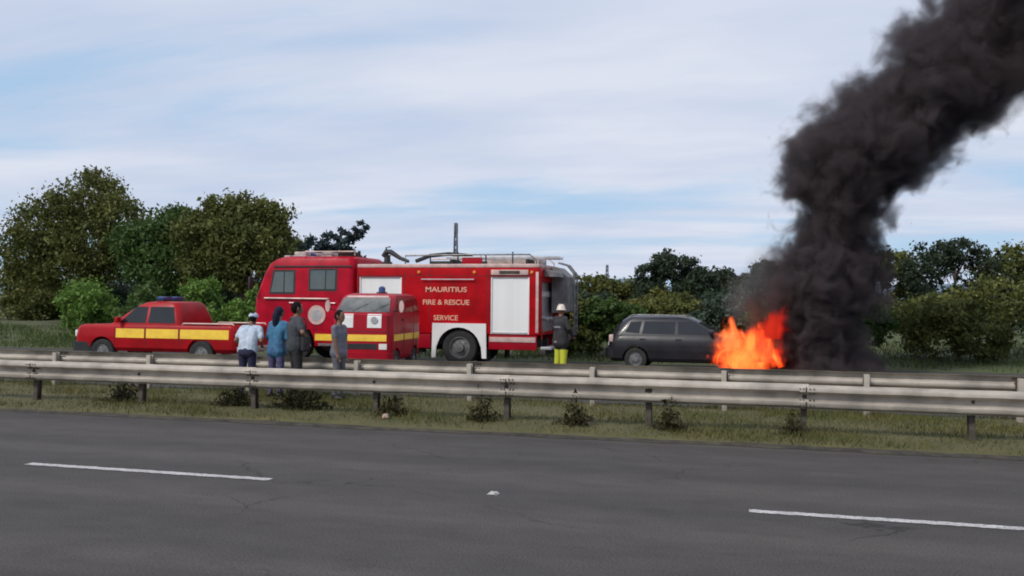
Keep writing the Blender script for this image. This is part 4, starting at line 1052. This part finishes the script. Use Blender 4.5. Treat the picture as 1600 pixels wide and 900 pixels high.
def weed(x, y, r, h, lab):
    t = thing('weed_clump', lab, 'weeds', (x, y, .07), 0, 'dark weeds under the nearer guardrail')
    n = int(420*r/.25); p = npr.normal(size=(n, 3))*np.array([r*.5, .10, 0]); p[:, 2] = np.abs(npr.normal(size=n))*h*.45*np.exp(-(p[:, 0]/r)**2)
    V, F = leaves(p, .07, .4, -.6); np_mesh('foliage', V, F, L_weed, t)
    mb = MB()
    for k_ in range(7):
        q = Vector((rnd.uniform(-.5, .5)*r, rnd.uniform(-.06, .06), 0)); mb.tube([q - Vector((0, 0, .05)), q+Vector((rnd.uniform(-.05, .05), 0, h*.5)), q+Vector((rnd.uniform(-.1, .1), 0, h*.95))], [.006, .004, .002], 5)
    mb.build('stem', M_bark, t)
for x, y, r, h, lab in ((-8.55, 13.85, .32, .42, 'dark weed clump under the left end of the nearer guardrail'), (-7.35, 13.85, .48, .46, 'wide dark weed clump left of the middle below the people'),
                        (-5.65, 13.6, .24, .34, 'dark weed clump below the fire van'), (-4.15, 13.5, .20, .40, 'dark weed clump just left of the middle guardrail post'),
                        (-2.72, 13.45, .22, .40, 'dark weed clump under the guardrail below the firefighter'), (-1.36, 13.4, .22, .38, 'dark weed clump under the guardrail below the flames'),
                        (.30, 13.45, .16, .30, 'small dark weed clump at the right end of the guardrail'), (-10.7, 13.85, .3, .4, 'dark weed clump under the guardrail at the far left')):
    weed(x, y, r, h, lab)
# litter in the grass
lt = MB(); lt.prism([(-.045, 0), (.05, .01), (.04, .07), (-.03, .06)], .05, 'xz', 0); tag(lt.build('litter', M_edge), 'crumpled white litter in the grass below the fire van', 'litter').location = (-5.62, 13.25, .075)

# ------------------------------------------------------------------ distance: masts and hill
def mast(label, x, y, H_, w):
    t = thing('lattice_mast', label, 'mast', (x, y, 0))
    tw = .25*w
    cs = [(-1, -1), (1, -1), (1, 1), (-1, 1)]
    for a, b in cs: MB().tube([(a*w, b*w, -.5), (a*tw*1.6, b*tw*1.6, H_*.7), (a*tw, b*tw, H_)], .07*w/.6+.03, 5).build('leg', M_steel, t)
    mb = MB(); n = 11
    def rad(z): return np.interp(z, [0, H_*.7, H_], [w, tw*1.6, tw])
    for i in range(n):
        z0, z1 = H_*i/n, H_*(i+1)/n; r0, r1 = rad(z0), rad(z1)
        for q in range(4):
            a, b = cs[q], cs[(q+1) % 4]
            mb.tube([(a[0]*r0, a[1]*r0, z0), (b[0]*r1, b[1]*r1, z1)], .035*w/.6+.01, 4)
            mb.tube([(b[0]*r0, b[1]*r0, z0), (a[0]*r1, a[1]*r1, z1)], .035*w/.6+.01, 4)
    mb.build('bracing', M_steel, t)
    for q in range(3):
        a = 2*math.pi*q/3; MB().box((math.cos(a)*tw*1.5-.13, math.sin(a)*tw*1.5-.13, H_-1.7), (math.cos(a)*tw*1.5+.13, math.sin(a)*tw*1.5+.13, H_-.2), .03).build('antenna_panel', M_steel, t)
mast('grey lattice mast rising beyond the fire engine roof', -51.1, 150, 15.2, .62)
mast('far lattice mast above the treeline beside the hill', -54.1, 320, 15.2, 1.0)
def hill():
    V, F = [], []; n = 60
    for i in range(n+1):
        x = -1500 + 3000*i/n
        top = 26 + 16*math.exp(-((x+225)/70)**2) + 12*math.exp(-((x-300)/260)**2) + 14*math.exp(-((x+900)/300)**2) + 3*math.sin(x*.021)+2*math.sin(x*.053)
        for (dy, f) in ((-260, 0), (-120, .5), (0, 1.0), (200, .6), (420, 0)): V.append((x, 1500+dy, top*f-1))
    for i in range(n):
        for j in range(4): a = i*5+j; F.append((a, a+5, a+6, a+1))
    me = bpy.data.meshes.new('hill'); me.from_pydata(V, [], F); smooth(me, 80)
    tag(link_mesh('hill', me, mat('hill_haze_blue', (0.13, 0.19, 0.24), 0.95, var=0.15, vscale=.01)), kind='structure')  # hill colour carries the blue of distant haze
hill()

# ------------------------------------------------------------------ fire and smoke
def vol_mat(name):
    m = bpy.data.materials.new(name); m.use_nodes = True; m.node_tree.nodes.clear()
    return m, m.node_tree.nodes, m.node_tree.links
def flame_mat(name, c_lo, c_hi, strength, scale, seed, lo=.40, hi=.70):
    m, N, L = vol_mat(name)
    co = N.new('ShaderNodeTexCoord'); mp = N.new('ShaderNodeMapping'); mp.inputs['Scale'].default_value = (1, 1, .45); mp.inputs['Location'].default_value = (seed, seed*2, 0)
    L.new(co.outputs['Object'], mp.inputs['Vector'])
    n = N.new('ShaderNodeTexNoise'); n.inputs['Scale'].default_value = scale; n.inputs['Detail'].default_value = 3; n.inputs['Distortion'].default_value = .8
    L.new(mp.outputs[0], n.inputs['Vector'])
    r = N.new('ShaderNodeMapRange'); r.interpolation_type = 'SMOOTHSTEP'
    r.inputs['From Min'].default_value = lo; r.inputs['From Max'].default_value = hi; r.inputs['To Min'].default_value = .10; r.inputs['To Max'].default_value = 1
    L.new(n.outputs['Fac'], r.inputs['Value'])
    mx = N.new('ShaderNodeMix'); mx.data_type = 'RGBA'; mx.inputs['A'].default_value = (*c_lo, 1); mx.inputs['B'].default_value = (*c_hi, 1)
    L.new(r.outputs[0], mx.inputs['Factor'])
    mu = N.new('ShaderNodeMath'); mu.operation = 'MULTIPLY'; mu.inputs[1].default_value = strength; L.new(r.outputs[0], mu.inputs[0])
    pv = N.new('ShaderNodeVolumePrincipled'); pv.inputs['Color'].default_value = (.05, .02, .01, 1); pv.inputs['Density'].default_value = .8
    L.new(mx.outputs['Result'], pv.inputs['Emission Color']); L.new(mu.outputs[0], pv.inputs['Emission Strength'])
    o = N.new('ShaderNodeOutputMaterial'); L.new(pv.outputs[0], o.inputs['Volume'])
    return m
FIRE = thing('fire', 'orange flames engulfing the bonnet of the dark car', 'fire', (-.85, 26.75, .0))
def flame(cx_, cy_, cz_, a, b, h, lean, strength, hot, cool, seed, amp=1.7, sc=2.3):
    m, N, L = vol_mat('flame')
    co = N.new('ShaderNodeTexCoord'); sp = N.new('ShaderNodeSeparateXYZ'); L.new(co.outputs['Object'], sp.inputs[0])
    def mt(op, p, q=None):
        n = N.new('ShaderNodeMath'); n.operation = op
        for i, v in enumerate((p, q)):
            if v is None: continue
            if isinstance(v, (int, float)): n.inputs[i].default_value = v
            else: L.new(v, n.inputs[i])
        return n.outputs[0]
    X_, Y_, Z_ = sp.outputs
    zt = mt('DIVIDE', Z_, h)
    xs = mt('DIVIDE', mt('SUBTRACT', X_, mt('MULTIPLY', mt('MULTIPLY', zt, zt), lean)), a); ys = mt('DIVIDE', Y_, b)
    d = mt('SQRT', mt('ADD', mt('MULTIPLY', xs, xs), mt('MULTIPLY', ys, ys)))
    mp = N.new('ShaderNodeMapping'); mp.inputs['Scale'].default_value = (1, 1, .42); mp.inputs['Location'].default_value = (seed, seed*.7, seed*1.3)
    L.new(co.outputs['Object'], mp.inputs['Vector'])
    n = N.new('ShaderNodeTexNoise'); n.inputs['Scale'].default_value = sc; n.inputs['Detail'].default_value = 4; n.inputs['Distortion'].default_value = 1.1; n.inputs['Roughness'].default_value = .55
    L.new(mp.outputs[0], n.inputs['Vector'])
    q = mt('ADD', mt('ADD', mt('MULTIPLY', d, .55), mt('MULTIPLY', mt('ABSOLUTE', mt('SUBTRACT', zt, .12)), .80)), mt('MULTIPLY', mt('SUBTRACT', n.outputs['Fac'], .5), amp))
    r = N.new('ShaderNodeMapRange'); r.interpolation_type = 'SMOOTHSTEP'
    r.inputs['From Min'].default_value = .80; r.inputs['From Max'].default_value = .16; r.inputs['To Min'].default_value = 0; r.inputs['To Max'].default_value = 1
    L.new(q, r.inputs['Value'])
    cr = N.new('ShaderNodeMapRange'); cr.inputs['From Min'].default_value = .62; cr.inputs['From Max'].default_value = -.05; L.new(q, cr.inputs['Value'])
    mx = N.new('ShaderNodeMix'); mx.data_type = 'RGBA'; mx.inputs['A'].default_value = (*cool, 1); mx.inputs['B'].default_value = (*hot, 1)
    L.new(cr.outputs[0], mx.inputs['Factor'])
    pv = N.new('ShaderNodeVolumePrincipled'); pv.inputs['Color'].default_value = (.05, .02, .01, 1)
    L.new(mt('MULTIPLY', r.outputs[0], 9.0), pv.inputs['Density'])
    L.new(mx.outputs['Result'], pv.inputs['Emission Color']); L.new(mt('MULTIPLY', r.outputs[0], strength), pv.inputs['Emission Strength'])
    o = N.new('ShaderNodeOutputMaterial'); L.new(pv.outputs[0], o.inputs['Volume'])
    m.cycles.volume_step_rate = 0.24
    mb = MB(); rings = []
    for i in range(12):
        t_ = i/11; z = -.22*h + 1.32*h*t_; k_ = (1 - .55*max(0, t_-.2)) * (1.0 if 0 < i < 11 else .6)
        zt_ = z/h
        rings.append([Vector((lean*zt_*abs(zt_) + a*1.75*k_*math.cos(A_)*(1+.1*math.sin(3*A_+seed)), b*1.6*k_*math.sin(A_)*(1+.1*math.sin(2*A_+seed)), z)) for A_ in [2*math.pi*q_/16 for q_ in range(16)]])
    mb.loft(rings)
    o = mb.build('flame', m, FIRE, 80); o.location = (cx_, cy_, cz_)
    return o
flame(.24, -.62, .34, .62, .72, .95, .30, 21.0, (1.0, .42, .085), (1.0, .06, .010), 3.1, 2.5, 2.6)
flame(-.22, -.62, .66, .32, .45, .80, .05, 15.0, (1.0, .42, .13), (1.0, .11, .022), 9.4, 2.2, 3.2)
flame(.62, -.50, .52, .46, .50, .90, .40, 15.0, (1.0, .10, .03), (.85, .018, .012), 5.2, 2.3, 2.7)
flame(.86, -1.35, 1.12, .34, .34, .72, .36, 6.5, (1.0, .055, .02), (.65, .012, .012), 7.7, 2.1, 2.6)
glow_d = bpy.data.lights.new('fire_light', 'POINT'); glow_d.energy = 90; glow_d.color = (1.0, .36, .08); glow_d.shadow_soft_size = .45
glow = bpy.data.objects.new('fire_light', glow_d); col.objects.link(glow); glow.parent = FIRE; glow.location = (.2, -.95, .95)

def smoke(name, label, loc, cx_, rr_, zz_, ZS, dens, colr, soft, step):
    CXM, RM = 14.0, 5.0
    m, N, L = vol_mat(name)
    co = N.new('ShaderNodeTexCoord'); sp = N.new('ShaderNodeSeparateXYZ'); L.new(co.outputs['Object'], sp.inputs[0])
    def math_(op, a, b=None, clamp=False):
        n = N.new('ShaderNodeMath'); n.operation = op; n.use_clamp = clamp
        for i, v in enumerate((a, b)):
            if v is None: continue
            if isinstance(v, (int, float)): n.inputs[i].default_value = v
            else: L.new(v, n.inputs[i])
        return n.outputs[0]
    t_ = math_('DIVIDE', sp.outputs['Z'], ZS, True)
    def curve(vals, mx):
        n = N.new('ShaderNodeFloatCurve'); c = n.mapping.curves[0]
        pts = [(z/ZS, v/mx) for z, v in zip(zz_, vals)]
        c.points[0].location = pts[0]; c.points[1].location = pts[-1]
        for p in pts[1:-1]: c.points.new(*p)
        n.mapping.update(); L.new(t_, n.inputs['Value'])
        return math_('MULTIPLY', n.outputs[0], mx)
    ccx, crr = curve(cx_, CXM), curve(rr_, RM)
    ddx = math_('SUBTRACT', sp.outputs['X'], ccx)
    d2 = math_('ADD', math_('MULTIPLY', ddx, ddx), math_('MULTIPLY', sp.outputs['Y'], sp.outputs['Y']))
    dist = math_('DIVIDE', math_('SQRT', d2), crr)
    nz = N.new('ShaderNodeTexNoise'); nz.inputs['Scale'].default_value = 1.0; nz.inputs['Detail'].default_value = 5; nz.inputs['Roughness'].default_value = .58; nz.inputs['Distortion'].default_value = .4
    L.new(co.outputs['Object'], nz.inputs['Vector'])
    nz.inputs['Scale'].default_value = .62
    nz.inputs['Detail'].default_value = 4
    nz2 = N.new('ShaderNodeTexNoise'); nz2.inputs['Scale'].default_value = 1.5; nz2.inputs['Detail'].default_value = 5; nz2.inputs['Roughness'].default_value = .6; nz2.inputs['Distortion'].default_value = .6
    L.new(co.outputs['Object'], nz2.inputs['Vector'])
    q = math_('ADD', math_('ADD', dist, math_('MULTIPLY', math_('SUBTRACT', nz.outputs['Fac'], .5), 1.6)), math_('MULTIPLY', math_('SUBTRACT', nz2.outputs['Fac'], .5), 1.7))
    r = N.new('ShaderNodeMapRange'); r.interpolation_type = 'SMOOTHSTEP'
    r.inputs['From Min'].default_value = 1.04; r.inputs['From Max'].default_value = soft; r.inputs['To Min'].default_value = 0; r.inputs['To Max'].default_value = 1
    L.new(q, r.inputs['Value'])
    fade = N.new('ShaderNodeMapRange'); fade.inputs['From Min'].default_value = 2; fade.inputs['From Max'].default_value = 7; fade.inputs['To Min'].default_value = dens[0]; fade.inputs['To Max'].default_value = dens[1]
    L.new(sp.outputs['Z'], fade.inputs['Value'])
    dn = math_('MULTIPLY', r.outputs[0], fade.outputs[0])
    pv = N.new('ShaderNodeVolumePrincipled'); pv.inputs['Color'].default_value = (*colr, 1)
    L.new(dn, pv.inputs['Density'])
    o = N.new('ShaderNodeOutputMaterial'); L.new(pv.outputs[0], o.inputs['Volume'])
    m.cycles.volume_step_rate = step
    mb = MB(); rings = []
    for z in np.linspace(zz_[0]+.02, ZS*.99, 26):
        c = np.interp(z, zz_, cx_); rad = np.interp(z, zz_, rr_)*1.32
        rings.append([Vector((c+rad*math.cos(a), rad*math.sin(a), z)) for a in [2*math.pi*k_/20 for k_ in range(20)]])
    mb.loft(rings)
    o = mb.build(name, m, None, 80); o.location = loc
    return tag(o, label, 'smoke', kind='stuff')
smoke('smoke_plume', 'thick black smoke plume rising from the burning car and drifting right', (-.45, 26.9, 0),
      [1.55, 1.50, 1.55, 1.80, 2.0, 2.25, 2.40, 2.85, 3.85, 5.0, 7.3, 10.6, 13.6], [1.75, 1.70, 1.60, 1.55, 1.45, 1.40, 1.85, 2.35, 2.45, 2.55, 3.0, 3.5, 3.8],
      [0, .6, 1.3, 2.3, 3.3, 4.3, 5.0, 5.8, 6.8, 7.8, 9.8, 13, 16], 16.0, (6.0, 2.6), (.15, .125, .132), .62, .16)
smoke('smoke_wisp', 'thin grey smoke drifting above the flames beside the black plume', (-.85, 27.2, 0),
      [.0, .1, .25, .55, .95, 1.3], [.35, .55, .70, .75, .65, .4], [1.25, 1.6, 2.0, 2.6, 3.3, 3.9], 4.0, (.42, .42), (.42, .40, .40), .3, .16)
